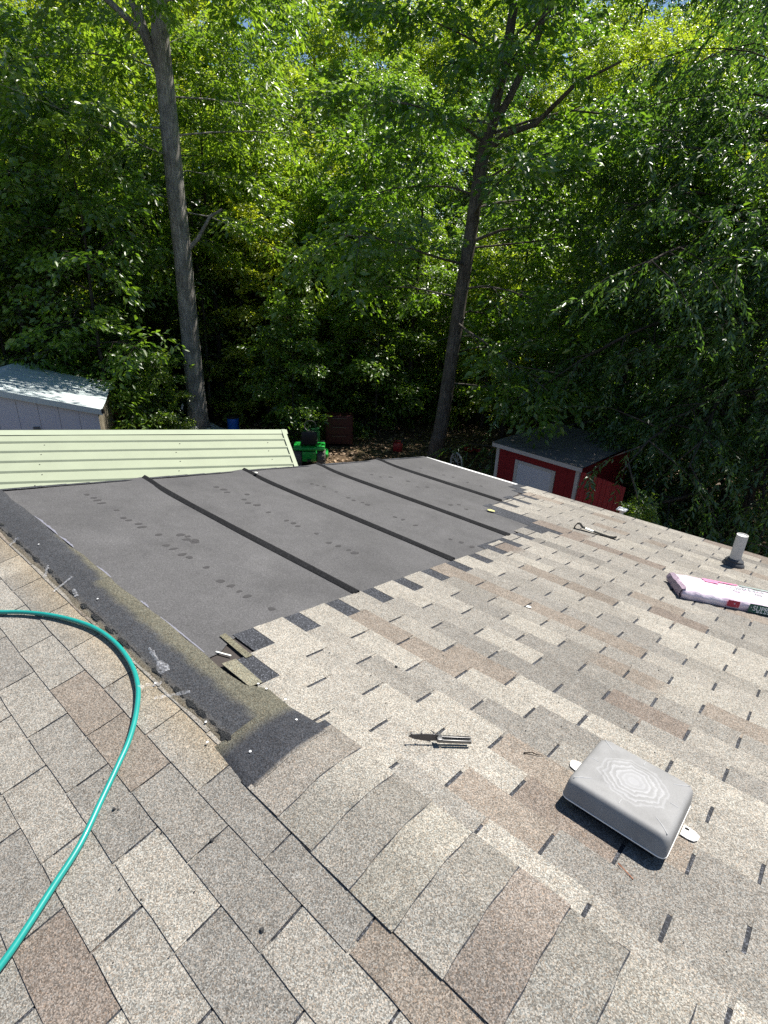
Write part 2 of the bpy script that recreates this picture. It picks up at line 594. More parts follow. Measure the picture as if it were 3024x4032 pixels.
TAB, EXP = 0.3048, 0.127
uR0, vR0 = -0.7643, 0.674
uL0, vL0 = -1.5818, 0.400
CREAM = (0.300, 0.279, 0.242)
LIGHT = (0.260, 0.242, 0.212)
MID = (0.226, 0.211, 0.187)
GREY = (0.203, 0.190, 0.170)
BROWN = (0.214, 0.184, 0.154)
RED = (0.188, 0.158, 0.134)
TAN = (0.30, 0.24, 0.16)
PAL = [CREAM, LIGHT, MID, GREY, BROWN, RED]
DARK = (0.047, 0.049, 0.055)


def course_left_end(j):
    """first tab joint index of course j on the far slope (where the stripped part ends)"""
    if j <= -5:
        return -2.72
    if j == -4:
        return -3.73
    if j in (-3,):
        return -5.0
    if j <= 12:
        return -6.0 if j % 2 == 0 else -5.0
    if j <= 19:
        return {13: -5.2, 14: -6.3, 15: -5.3, 16: -6.5, 17: -5.5, 18: -6.75, 19: -5.7}[j]
    return {20: -5.1, 21: -7.0, 22: -10.1, 23: -9.0, 24: -10.2, 25: -9.1, 26: -10.4, 27: -9.3, 28: -10.6, 29: -11.0, 30: -11.6}.get(j, -11.8)


def dark_left_end(j):
    """left end of the dark headlap showing beyond the light tab"""
    return {-5: -3.75, -4: -4.95, -3: -6.0, 19: -6.8, 20: -9.6, 21: -10.25, 23: -10.2, 25: -10.75, 27: -10.6, 29: -12.2, 30: -12.3, 28: -11.5}.get(j, -6.0 if j < 13 else -6.5 if j < 18 else None)


rt = random.Random(31)


def tone_run(state):
    """walks a colour along the course the way blended shingles change tone"""
    if state[1] <= 0:
        state[0] = rt.choices(PAL, [0.17, 0.27, 0.28, 0.15, 0.10, 0.03])[0]
        state[1] = rt.choice((1, 1, 2, 2, 3))
        k = rt.uniform(0.9, 1.1)
        state[0] = tuple(c * k for c in state[0])
    state[1] -= 1
    return state[0]


# tabs: dicts with plane, u0, u1, v butt, tones
tabs = []
TONE_FIX = {('R', -2, -6): CREAM, ('R', -4, -4): CREAM, ('R', -4, -2): CREAM, ('R', -3, -5): CREAM, ('R', 0, -6): CREAM, ('R', -1, -5): LIGHT, ('R', 1, -5): LIGHT, ('R', 2, -6): LIGHT, ('R', 4, -6): CREAM, ('R', 6, -6): LIGHT, ('R', 8, -6): BROWN, ('R', 10, -6): CREAM, ('R', -2, -4): LIGHT, ('L',3,3):RED, ('L',0,-2):BROWN, ('L',0,0):BROWN, ('L',-1,1):BROWN, ('L',-1,1):LIGHT, ('L',0,2):MID, ('L',1,1):GREY, ('L',1,-1):GREY, ('L',1,-1):MID, ('L',1,-3):LIGHT, ('L',0,-4):LIGHT, ('L',-1,-3):LIGHT, ('L',2,-2):LIGHT, ('L',2,0):LIGHT, ('L',1,3):MID, ('L',1,3):CREAM, ('L',2,2):MID, ('L',2,2):LIGHT, ('L',0,4):GREY, ('L',-1,3):GREY, ('L',-1,5):GREY, ('L',1,5):GREY, ('L',2,4):LIGHT, ('L',0,6):LIGHT, ('L',2,0):LIGHT, ('L',3,1):GREY, ('R',1,-5):BROWN, ('R',1,-3):BROWN, ('R',4,-2):BROWN, ('R',8,-4):BROWN, ('R',8,-2):BROWN, ('R',0,0):GREY, ('R',0,0):GREY, ('R',1,-1):CREAM, ('R',-1,-1):CREAM, ('R',0,-4):CREAM, ('R',4,-2):CREAM, ('R',6,-4):GREY, ('R',6,-2):CREAM, ('R',5,-1):GREY, ('R',3,-3):GREY, ('R',2,-4):LIGHT, ('R',4,2):RED, ('R',1,1):GREY, ('R',4,2):RED, ('R',6,4):BROWN, ('R',14,0):BROWN, ('R',14,0):BROWN, ('R',8,0):BROWN, ('R',12,0):CREAM, ('R',10,0):GREY, ('R',-3,3):RED, ('R',-2,2):RED, ('R',-4,2):CREAM, ('R',-3,3):CREAM, ('R',-4,4):CREAM, ('R',-4,4):GREY, ('R',-3,3):GREY, ('R',-1,5):GREY, ('R',0,4):LIGHT, ('R',-4,4):LIGHT, ('R',-2,4):GREY}
for j in range(-5, 31):
    vb = vR0 + (j + 0.5) * EXP
    le = uR0 + course_left_end(j) * TAB / 2
    i0 = -13
    if (i0 + j) % 2:
        i0 -= 1
    st = [MID, 0]
    i = i0
    while True:
        ua, ub = uR0 + i * TAB / 2, uR0 + (i + 2) * TAB / 2
        i += 2
        t = tone_run(st)
        t2 = tone_run(st) if rt.random() < 0.18 else t
        if ub <= le + 0.03:
            continue
        if ua > 2.9:
            break
        ua2 = max(ua, le)
        tabs.append(dict(p='R', j=j, i=i - 2, u0=ua2, u1=ub, v=vb, t=t, t2=t2, cut=ua < le))
for j in range(-2, 22):
    vb = vL0 + j * EXP
    i0 = -18
    if (i0 + j) % 2:
        i0 -= 1
    st = [MID, 0]
    for k in range(24):
        i = i0 + 2 * k
        ua, ub = uL0 + i * TAB / 2, uL0 + (i + 2) * TAB / 2
        t = tone_run(st)
        t2 = tone_run(st) if rt.random() < 0.18 else t
        if ub < U0:
            continue
        if ua > 2.9:
            break
        tabs.append(dict(p='L', j=j, i=i, u0=max(ua, U0), u1=ub, v=vb, t=t, t2=t2, cut=False))
for t in tabs:
    c = TONE_FIX.get((t['p'], t['j'], t['i']))
    if c:
        t['t'] = t['t2'] = c


def tab_local(w, exp, gapl, gapr, seed, t, t2, stain=None):
    """one shingle tab, local x along the course 0..w, y 0 at butt, negative up-slope"""
    r = random.Random(seed)
    xs = [gapl, w * 0.36, w * 0.62, w - gapr]
    up = exp + 0.03
    ys = [-up, -exp * 0.5, 0.0]
    hs = [0.0040, 0.0056, 0.0076]
    V, C = [], []
    for q, y in enumerate(ys):
        for p_, x in enumerate(xs):
            jit = r.uniform(-0.0006, 0.0010) if q else 0.0
            yy = y + (r.uniform(-0.0022, 0.0022) if q == 2 else 0.0)
            V.append((x + (r.uniform(-0.0015, 0.0015) if p_ in (0, 3) else 0), yy, hs[q] + jit))
            cc = t if p_ < 2 else t2
            if stain is not None and q < 2:
                cc = tuple(cc[k] * (1 - stain[q]) + TAN[k] * stain[q] for k in range(3))
            C.append(cc)
    F = []
    for q in range(2):
        for p_ in range(3):
            a = q * 4 + p_
            F.append((a, a + 4, a + 5, a + 1))
    nb = len(V)
    # butt face and side faces
    low = []
    for idx in (8, 9, 10, 11):
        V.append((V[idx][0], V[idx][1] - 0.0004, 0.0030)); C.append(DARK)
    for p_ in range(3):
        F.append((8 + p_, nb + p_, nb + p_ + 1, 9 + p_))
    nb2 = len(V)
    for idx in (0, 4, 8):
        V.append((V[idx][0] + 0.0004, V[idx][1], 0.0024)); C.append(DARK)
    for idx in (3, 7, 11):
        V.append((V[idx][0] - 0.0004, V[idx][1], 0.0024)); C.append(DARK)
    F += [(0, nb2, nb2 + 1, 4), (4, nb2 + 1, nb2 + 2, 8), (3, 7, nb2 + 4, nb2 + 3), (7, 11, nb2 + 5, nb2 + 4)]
    return V, F, C


def proj(p):
    d = Vector(p) - CAM
    z = d.dot(_f)
    if z < 0.05:
        return None
    return (0.5 + FPX * d.dot(_r) / z / 3024, 0.5 + FPX * d.dot(_dn) / z / 4032, z)


for t in tabs:
    P = PR if t['p'] == 'R' else PL
    cs = [proj(P(u, v)) for u in (t['u0'], t['u1']) for v in (t['v'] - EXP, t['v'])]
    if any(c is None for c in cs):
        t['area'] = 0
        continue
    cx, cy = sum(c[0] for c in cs) / 4, sum(c[1] for c in cs) / 4
    xs_ = [max(-0.02, min(1.02, c[0])) for c in cs]
    ys_ = [max(-0.02, min(1.02, c[1])) for c in cs]
    a_, b_, c_, d_ = [(xs_[k], ys_[k]) for k in (0, 1, 3, 2)]
    quad = [a_, b_, c_, d_]
    t['area'] = abs(sum(quad[k][0] * quad[(k + 1) % 4][1] - quad[(k + 1) % 4][0] * quad[k][1] for k in range(4)))
tabs = [t for t in tabs if not (t['u0'] > -1.06 and (t['p'], t['j']) in (('L', -2), ('R', -5)))]
tabs.sort(key=lambda t: -t['area'])
cache = {}
rest_v, rest_f, rest_c = [], [], []
NTAB = 292
for n, t in enumerate(tabs):
    w = t['u1'] - t['u0']
    g = 0.0052 if t['p'] == 'R' else 0.0026
    gl = 0.0 if t['cut'] else g
    stain = None
    if t['p'] == 'L' and t['j'] == -1 and t['u1'] < -1.05:
        stain = (0.85, 0.32)
    if t['p'] == 'L' and t['j'] == -2:
        stain = (0.9, 0.8)
    ex = EXP
    if t['p'] == 'R' and t['j'] == -5:
        ex = 0.066
    if t['p'] == 'L' and t['j'] == -2:
        ex = 0.110
    seed = hash((t['p'], t['j'], t['i'])) % 9973
    if t['p'] == 'R':
        base = MR @ Matrix.Translation((t['u0'], t['v'], 0.003))
        ta, tb = t['t'], t['t2']
        la, lb = gl, g
    else:
        base = ML @ Matrix.Translation((-t['u1'], t['v'], 0.003))
        ta, tb = t['t2'], t['t']
        la, lb = g, gl
    if n < NTAB and t['area'] > 0:
        key = (t['p'], tuple(round(c, 3) for c in ta), tuple(round(c, 3) for c in tb), round(w, 3), stain is not None, round(ex, 3), seed % 3)
        if key not in cache:
            V, F, C = tab_local(w, ex, la, lb, seed, ta, tb, stain)
            cache[key] = mesh_np('shingle', V, F, M['shingle'], False, np.array(C))
        link('shingle', cache[key], roof, base)
    else:
        V, F, C = tab_local(w, ex, la, lb, seed, ta, tb, stain)
        o_ = len(rest_v)
        rest_v += [base @ Vector(p) for p in V]
        rest_f += [tuple(o_ + k for k in f) for f in F]
        rest_c += C
o = link('shingle', mesh_np('shingle_field', rest_v, rest_f, M['shingle'], False, np.array(rest_c)), roof)
o['kind'] = 'stuff'

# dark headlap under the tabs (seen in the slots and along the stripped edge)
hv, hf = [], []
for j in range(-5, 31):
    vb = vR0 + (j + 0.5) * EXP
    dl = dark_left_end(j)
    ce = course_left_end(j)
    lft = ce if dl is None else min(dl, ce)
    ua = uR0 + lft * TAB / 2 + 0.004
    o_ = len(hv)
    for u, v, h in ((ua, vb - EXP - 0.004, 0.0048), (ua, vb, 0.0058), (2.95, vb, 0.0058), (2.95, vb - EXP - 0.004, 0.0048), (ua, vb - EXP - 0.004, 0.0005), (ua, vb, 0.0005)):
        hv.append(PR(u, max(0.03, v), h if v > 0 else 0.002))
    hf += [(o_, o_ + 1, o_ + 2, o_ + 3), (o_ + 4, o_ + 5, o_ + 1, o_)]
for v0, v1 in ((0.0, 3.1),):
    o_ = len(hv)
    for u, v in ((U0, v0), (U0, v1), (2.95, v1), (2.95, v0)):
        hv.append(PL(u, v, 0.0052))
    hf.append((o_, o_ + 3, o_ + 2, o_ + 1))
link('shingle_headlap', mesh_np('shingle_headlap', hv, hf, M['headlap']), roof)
# plain shingles further off on the unseen rest of the roof
hv, hf = [], []
for P, v0, v1, u0, u1, fl in ((PR, -0.0, VE, 2.95, U1, 0), (PL, 0.0, 3.1, 2.95, U1, 1), (PL, 3.1, VE, U0, U1, 1)):
    o_ = len(hv)
    hv += [P(u0, v0, 0.006), P(u0, v1, 0.006), P(u1, v1, 0.006), P(u1, v0, 0.006)]
    hf.append((o_, o_ + 1, o_ + 2, o_ + 3) if not fl else (o_, o_ + 3, o_ + 2, o_ + 1))
link('shingle_course', mesh_np('shingle_course', hv, hf, M['shingle'], False, np.array([MID] * len(hv))), roof)

# felt rolls
SEAM = [0.05, 0.955, 1.845, 2.705, 3.605, 4.50]


def stair_u(v):
    j = (v - vR0) / EXP
    pts = [(-6, -1.585), (-4.5, -1.585), (-3.6, -1.66), (12, -1.68), (18, -1.78), (20.4, -1.80), (20.6, -2.28), (25, -2.36), (27, -2.40), (29, -2.55), (32, -2.62)]
    for (a0, b0), (a1, b1) in zip(pts, pts[1:]):
        if a0 <= j <= a1:
            return b0 + (b1 - b0) * (j - a0) / (a1 - a0)
    return pts[-1][1]


def wob(u, v, s):
    return 0.0035 * math.sin(2.1 * u + 5 * s + 2.3 * v) + 0.0025 * math.sin(5.3 * u + 1.7 * s - 6 * v) + 0.0018 * math.sin(11 * u + 17 * v + s)


for k in range(5):
    va, vb = SEAM[k], SEAM[k + 1]
    nu, nv = 46, 14
    V, F = [], []
    for q in range(nv + 1):
        fv = q / nv
        v = va + (vb - va) * fv
        uend = stair_u(v) - (0.0 if k else 0.0)
        for p_ in range(nu + 1):
            fu = p_ / nu
            u = U0 - 0.012 + (uend - (U0 - 0.012)) * fu
            edge = min(1, min(fv, 1 - fv) * 9) * min(1, (1 - fu) * 14)
            h = 0.0022 + 0.5 * (1 + wob(u, v, k) / 0.006) * 0.005 * edge
            # the lapped edge lifts a little near the gable
            h += 0.016 * math.exp(-((u - U0) / 0.22) ** 2) * max(0.0, (fv - 0.86) / 0.14) * (1 if k < 4 else 0.5)
            V.append(PR(u, v, h))
    for q in range(nv):
        for p_ in range(nu):
            a_ = q * (nu + 1) + p_
            F.append((a_, a_ + 1, a_ + nu + 2, a_ + nu + 1))
    sh = link('felt_sheet', mesh_np('felt_sheet', V, F, M['felt'], True), roof)
# black bare selvage along each lap, slightly rucked up
for k in range(1, 5):
    vc = SEAM[k]
    V, F = [], []
    uend = stair_u(vc)
    n = 90
    prof = [(-0.017, 0.0048), (-0.014, 0.0075), (-0.004, 0.0115), (0.008, 0.018), (0.016, 0.0215), (0.022, 0.013), (0.025, 0.002)]
    for p_ in range(n + 1):
        u = U0 - 0.014 + (uend - U0 + 0.014) * p_ / n
        lift = 0.03 * math.exp(-((u - U0) / 0.18) ** 2) + 0.0025 * math.sin(4 * u + k) + 0.0015 * math.sin(13 * u + 2 * k)
        bend = 0.012 * math.exp(-((u - U0) / 0.3) ** 2) + 0.004 * math.sin(3.1 * u + k)
        for dv, h in prof:
            V.append(PR(u, vc + dv * (1 + 0.12 * math.sin(5 * u + k)) + bend, h + max(0, lift) * (0.2 + max(0, dv) * 12)))
    m_ = len(prof)
    for p_ in range(n):
        for q in range(m_ - 1):
            a_ = p_ * m_ + q
            F.append((a_, a_ + m_, a_ + m_ + 1, a_ + 1))
    link('seam_strip', mesh_np('seam_strip', V, F, M['seam'], True), roof)
# dark oval marks over the fasteners
sv, sf = [], []
marks = [(-3.66, .47), (-3.58, .48), (-3.52, .48), (-3.46, .48), (-3.3, .5), (-3.15, .47), (-3.1, .48), (-3.02, .5), (-2.96, .49), (-2.81, .51), (-2.65, .47), (-2.59, .48), (-2.5, .48), (-2.45, .49), (-2.3, .5), (-2.13, .47), (-2.06, .48), (-1.99, .48), (-1.93, .48), (-1.77, .5),
         (-2.71, 1.36), (-2.65, 1.37), (-2.59, 1.36), (-2.43, 1.38), (-2.27, 1.34), (-2.2, 1.35), (-2.12, 1.36), (-2.07, 1.36), (-3.55, 1.37), (-3.47, 1.38), (-3.4, 1.36), (-3.2, 1.37), (-3.12, 1.35), (-3.06, 1.38), (-2.9, 1.36),
         (-3.38, 2.19), (-3.33, 2.21), (-3.28, 2.24), (-3.12, 2.23), (-2.95, 2.2), (-2.88, 2.19), (-2.81, 2.22), (-2.75, 2.22), (-2.44, 2.19), (-2.37, 2.2), (-2.24, 2.19), (-2.97, 3.16), (-2.93, 3.26), (-3.15, 3.24), (-2.46, 2.97), (-2.43, 3.06), (-2.32, 3.0), (-3.45, 3.04), (-3.36, 3.06), (-3.32, 3.17), (-3.49, 3.89), (-1.93, 2.19), (-1.85, 2.21), (-1.76, 2.2), (-3.2, 3.92), (-3.1, 3.95), (-2.9, 3.93), (-2.75, 3.95),
         (-2.76, .62), (-2.72, .64), (-2.68, .61), (-2.65, .64), (-2.62, .63), (-3.30, 1.47)]
for u, v in marks:
    ru, rv = rt.uniform(0.012, 0.022), rt.uniform(0.016, 0.03)
    o_ = len(sv)
    for q in range(9):
        a_ = 2 * math.pi * q / 9
        k_ = rt.uniform(0.75, 1.15)
        uu, vv = u + ru * k_ * math.cos(a_), v + rv * k_ * math.sin(a_)
        kk = max(i for i in range(5) if SEAM[i] <= vv)
        fv = (vv - SEAM[kk]) / (SEAM[kk + 1] - SEAM[kk])
        uend = stair_u(vv)
        fu = (uu - U0) / (uend - U0)
        edge = min(1, min(fv, 1 - fv) * 9) * min(1, (1 - fu) * 14)
        sv.append(PR(uu, vv, 0.0034 + 0.5 * (1 + wob(uu, vv, kk) / 0.006) * 0.005 * edge))
    sf.append(tuple(range(o_, o_ + 9)))
o = link('fastener_mark', mesh_np('fastener_mark', sv, sf, M['stain']), roof)
o['kind'] = 'stuff'

# ridge strip bared where the caps were torn off: dark band, weathered tan edge
def ridge_pt(u, w, h):
    """w < 0 near slope, w > 0 far slope, rounded crest"""
    r = 0.035
    z = -math.sqrt(w * w + r * r) * SA
    n = Vector((0, (w / math.sqrt(w * w + r * r)) * SA, CA))
    return Vector((u, w * CA, z)) + n * h


V, F, C = [], [], []
ws = [-0.136, -0.126, -0.112, -0.09, -0.06, -0.03, -0.012, 0.005, 0.02, 0.035, 0.05, 0.058]
n = 120
for p_ in range(n + 1):
    u = U0 - 0.015 + (-1.18 - (U0 - 0.015)) * p_ / n
    wid = 0.0 if u < -1.36 else 0.05 * min(1, (u + 1.36) / 0.06)
    # boundary of the dark band drifts along the ridge
    bd = -0.02 + 0.0 * u
    if u < -2.4:
        bd = 0.012 + (-2.4 - u) * 0.055
    edge_j = 0.004 * math.sin(9 * u) + 0.003 * math.sin(23 * u + 1)
    for q, w in enumerate(ws):
        w2 = w + (wid * max(0, w / 0.058)) + (edge_j if q in (0, len(ws) - 1) else 0)
        V.append(ridge_pt(u, w2, 0.0138 if 0 < q < len(ws) - 1 else 0.0108))
        f = max(0, min(1, (w2 - bd + 0.004 * math.sin(31 * u) + 0.003 * math.sin(67 * u + 2)) / 0.022))
        f2 = max(0, min(1, (-w2 - 0.108) / 0.02))
        tan = (0.118, 0.112, 0.086) if u > -3.35 else (0.17, 0.13, 0.075)
        dk = (0.058, 0.06, 0.065)
        cc = [dk[k] * (1 - f) + tan[k] * f for k in range(3)]
        cc = [cc[k] * (1 - f2 * 0.7) + (0.19, 0.16, 0.11)[k] * f2 * 0.7 for k in range(3)]
        C.append(cc)
m_ = len(ws)
for p_ in range(n):
    for q in range(m_ - 1):
        a_ = p_ * m_ + q
        F.append((a_, a_ + m_, a_ + m_ + 1, a_ + 1))
link('ridge_strip', mesh_np('ridge_strip', V, F, M['shingle'], True, np.array(C)), roof)
# end patch: dark headlap of the last cap left in place
def ridge_patch(name, corners, h, col, mat, nu=6, nw=12):
    (ua0, wa), (ub0, wb), (uc0, wc), (ud0, wd) = corners      # near-left, near-right, far-right, far-left
    V, F, C = [], [], []
    for p_ in range(nu + 1):
        for q in range(nw + 1):
            s, t_ = p_ / nu, q / nw
            u = (ua0 * (1 - s) + ub0 * s) * (1 - t_) + (ud0 * (1 - s) + uc0 * s) * t_
            w = (wa * (1 - s) + wb * s) * (1 - t_) + (wd * (1 - s) + wc * s) * t_
            hh = h + 0.001 * math.sin(40 * u + 30 * w)
            if q in (0, nw) or p_ == 0:
                hh = h - 0.006
            V.append(ridge_pt(u, w, hh))
            C.append(col(u, w, s, t_) if callable(col) else col)
    for p_ in range(nu):
        for q in range(nw):
            a_ = p_ * (nw + 1) + q
            F.append((a_, a_ + nw + 1, a_ + nw + 2, a_ + 1))
    return link(name, mesh_np(name, V, F, mat, True, np.array(C)), roof)


capt = [(0.222, 0.202, 0.176), (0.245, 0.229, 0.199), (0.213, 0.199, 0.175), (0.262, 0.244, 0.208), (0.224, 0.209, 0.183), (0.200, 0.173, 0.149), (0.217, 0.203, 0.178), (0.240, 0.224, 0.194)]


def end_col(u, w, s, t_):
    f = 1.0 if s < 0.10 else max(0, 1 - (s - 0.10) / 0.2)
    dk = (0.048, 0.05, 0.056)
    tan = (0.115, 0.109, 0.084)
    c = [dk[k] * (1 - f) + tan[k] * f for k in range(3)]
    f2 = max(0, (s - 0.93) / 0.07)
    return [c[k] * (1 - f2) + capt[0][k] * f2 for k in range(3)]


ridge_patch('ridge_cap', [(-1.215, -0.158), (-1.000, -0.178), (-1.000, 0.135), (-1.20, 0.105)], 0.0150, end_col, M['shingle'], 28, 16)
# remaining ridge caps
CAPE = 0.139
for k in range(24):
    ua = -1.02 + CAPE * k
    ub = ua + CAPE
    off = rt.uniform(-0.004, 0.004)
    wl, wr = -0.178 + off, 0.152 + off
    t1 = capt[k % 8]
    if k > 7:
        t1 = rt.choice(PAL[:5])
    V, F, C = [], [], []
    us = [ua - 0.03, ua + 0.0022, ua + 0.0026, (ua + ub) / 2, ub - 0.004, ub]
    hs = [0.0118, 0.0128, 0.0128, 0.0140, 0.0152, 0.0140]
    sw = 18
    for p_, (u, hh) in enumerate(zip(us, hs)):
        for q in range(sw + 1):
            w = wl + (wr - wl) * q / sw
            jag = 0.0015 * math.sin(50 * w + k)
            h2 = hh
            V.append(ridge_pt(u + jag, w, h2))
            C.append(DARK if p_ < 2 else [c * (1.0 + 0.25 * ((q / sw) - 0.5) * (1 if k % 2 else -1)) for c in t1])  # dark first rows paint shade and tar into the lapped joint
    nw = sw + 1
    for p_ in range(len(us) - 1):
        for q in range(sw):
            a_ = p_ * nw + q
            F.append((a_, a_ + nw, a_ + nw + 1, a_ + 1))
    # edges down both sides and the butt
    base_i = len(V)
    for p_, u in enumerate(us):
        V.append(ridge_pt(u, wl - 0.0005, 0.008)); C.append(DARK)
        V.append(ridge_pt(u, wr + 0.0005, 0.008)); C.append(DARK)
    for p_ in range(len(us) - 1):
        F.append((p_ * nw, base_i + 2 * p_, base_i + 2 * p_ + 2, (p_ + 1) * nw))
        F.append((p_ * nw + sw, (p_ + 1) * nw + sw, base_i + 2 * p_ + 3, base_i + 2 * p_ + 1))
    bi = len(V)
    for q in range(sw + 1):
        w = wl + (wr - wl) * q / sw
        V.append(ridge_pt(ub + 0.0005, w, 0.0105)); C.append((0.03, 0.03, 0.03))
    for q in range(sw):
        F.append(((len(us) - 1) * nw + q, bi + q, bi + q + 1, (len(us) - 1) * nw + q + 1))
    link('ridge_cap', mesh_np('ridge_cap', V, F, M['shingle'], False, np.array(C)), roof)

# torn corner where the first felt roll stops: old felt, a tan sliver, a splinter
def quad_on_roof(name, pts, h, mat, col=None, th=0.003):
    V = [PR(u, v, h) for u, v in pts] + [PR(u, v, h - th) for u, v in pts]
    k = len(pts)
    F = [tuple(range(k))] + [(i, i + k, (i + 1) % k + k, (i + 1) % k) for i in range(k)]
    me = mesh_np(name, V, [f[::-1] for f in F] if False else F, mat, False, np.array([col] * len(V)) if col else None)
    return link(name, me, roof)


quad_on_roof('shingle_sliver', [(-1.516, 0.068), (-1.340, 0.066), (-1.335, 0.118), (-1.512, 0.128)], 0.0125, M['shingle'], (0.20, 0.188, 0.14))
quad_on_roof('starter_scrap', [(-1.69, 0.175), (-1.50, 0.165), (-1.50, 0.195), (-1.695, 0.205)], 0.0095, M['shingle'], (0.15, 0.14, 0.10))
quad_on_roof('wood_splinter', [(-1.60, 0.098), (-1.545, 0.128), (-1.548, 0.134), (-1.604, 0.104)], 0.008, M['sticker'])
# whitish torn film along the felt's ridge-side edge
fv_, ff_ = [], []
for ua, ub, wd in ((-3.35, -3.02, 0.012), (-3.0, -2.82, 0.010), (-2.55, -2.40, 0.006), (-2.12, -2.05, 0.010), (-1.95, -1.62, 0.004)):
    n = 14
    o_ = len(fv_)
    for p_ in range(n + 1):
        u = ua + (ub - ua) * p_ / n
        ww = wd * (0.3 + rt.random()) * math.sin(math.pi * (p_ + 0.5) / (n + 1))
        fv_ += [PR(u, 0.060, 0.0098), PR(u, 0.063 + ww, 0.0098)]
    for p_ in range(n):
        ff_.append((o_ + 2 * p_, o_ + 2 * p_ + 2, o_ + 2 * p_ + 3, o_ + 2 * p_ + 1))
link('torn_film', mesh_np('torn_film', fv_, ff_, M['fuzz']), roof)

# tar blobs along the stripped cap line
tars = [(-3.361, .1), (-3.194, .11), (-3.071, .109), (-2.939, .108), (-2.819, .11), (-2.654, .106), (-2.54, .112), (-2.398, .111), (-2.255, .12), (-2.142, .119), (-2.016, .119), (-1.897, .119), (-1.647, .111), (-1.505, .112), (-1.412, .114), (-1.355, .113), (-1.223, .115), (-3.6, .11), (-3.75, .1)]
for u, v in tars:
    n = 13
    L_ = rt.uniform(0.03, 0.055) if u < -1.3 else 0.05
    wv = rt.uniform(0.008, 0.016)
    rim, V = [], []
    for q in range(n):
        a_ = 2 * math.pi * q / n
        k_ = rt.uniform(0.55, 1.2)
        V.append(ridge_pt(u + L_ * k_ * math.cos(a_), -(v + wv * k_ * math.sin(a_)), 0.0128))
    for q in range(n):
        a_ = 2 * math.pi * q / n
        k_ = rt.uniform(0.4, 0.7)
        V.append(ridge_pt(u + L_ * k_ * math.cos(a_), -(v + wv * k_ * math.sin(a_)), 0.0175))
    V.append(ridge_pt(u, -v, 0.0185))
    F = []
    for q in range(n):
        q2 = (q + 1) % n
        F += [(q, q + n, q2 + n, q2), (q + n, 2 * n, q2 + n)]
    link('tar_blob', mesh_np('tar_blob', V, F, M['tar'], False), roof)
# thin tar line linking them
V, F = [], []
n = 260
for p_ in range(n + 1):
    u = -3.88 + (2.68) * p_ / n
    c = 0.112 + 0.004 * math.sin(7 * u)
    k_ = max(0.0, rt.uniform(-0.6, 1.0))
    V += [ridge_pt(u, -(c - 0.004 * k_), 0.0156), ridge_pt(u, -(c + 0.004 * k_), 0.0156)]
for p_ in range(n):
    F.append((2 * p_, 2 * p_ + 1, 2 * p_ + 3, 2 * p_ + 2))
link('tar_line', mesh_np('tar_line', V, F, M['tar']), roof)
# nail heads left showing
nv_, nf_ = [], []
for P, u, v in ((PR, -1.33, 0.095), (PR, -1.29, 0.10), (PR, -1.205, 0.115), (PR, -1.10, 0.075), (PL, -1.105, 0.10), (PL, -1.31, 0.125), (PL, -1.24, 0.165), (PL, -2.25, 0.06), (PL, -2.95, 0.05), (PL, -1.60, 0.145)):
    o_ = len(nv_)
    for q in range(8):
        a_ = 2 * math.pi * q / 8
        nv_.append(P(u + 0.0042 * math.cos(a_), v + 0.0042 * math.sin(a_), 0.0185))
    nv_.append(P(u, v, 0.0205))
    nf_ += [(o_ + q, o_ + (q + 1) % 8, o_ + 8) if P is PR else (o_ + (q + 1) % 8, o_ + q, o_ + 8) for q in range(8)]
o = link('nail_head', mesh_np('nail_head', nv_, nf_, M['white']), roof)
o['kind'] = 'stuff'

# edges of the roof: white drip edge at the eave, dark starter lip up the gable
b = MB()
b.add([PR(-3.9, 4.495, 0.001), PR(-3.9, 4.56, 0.001), PR(-2.5, 4.56, 0.001), PR(-2.5, 4.495, 0.001), PR(-3.9, 4.562, -0.06), PR(-2.5, 4.562, -0.06)], [(0, 3, 2, 1), (1, 2, 5, 4)])
b.build('drip_edge', M['white'], roof)
b = MB()
for va, vb in zip(np.linspace(0, 4.5, 31)[:-1], np.linspace(0, 4.5, 31)[1:]):
    s_ = 0.006 * math.sin(va * 7)
    b.add([PR(U0 - 0.035 - s_, va, 0.002), PR(U0 - 0.035 - s_, vb, 0.004), PR(U0 + 0.02, vb, 0.0115), PR(U0 + 0.02, va, 0.0095), PR(U0 - 0.035 - s_, va, -0.10), PR(U0 - 0.035 - s_, vb, -0.10)], [(0, 1, 2, 3), (4, 5, 1, 0)])
b.build('gable_edge_strip', M['headlap'], roof)

# ------------------------------------------------------------------ things lying on the roof
def on_r(u, v, ang=0.0, h=0.0):
    return MR @ Matrix.Translation((u, v, h)) @ Matrix.Rotation(ang, 4, 'Z')


# vent cover
lidT = thing('vent_cover', 'square weathered grey plastic vent cover lying lid up on the shingles', 'vent cover', on_r(-0.2, 0.589, 0.0, 0.042))


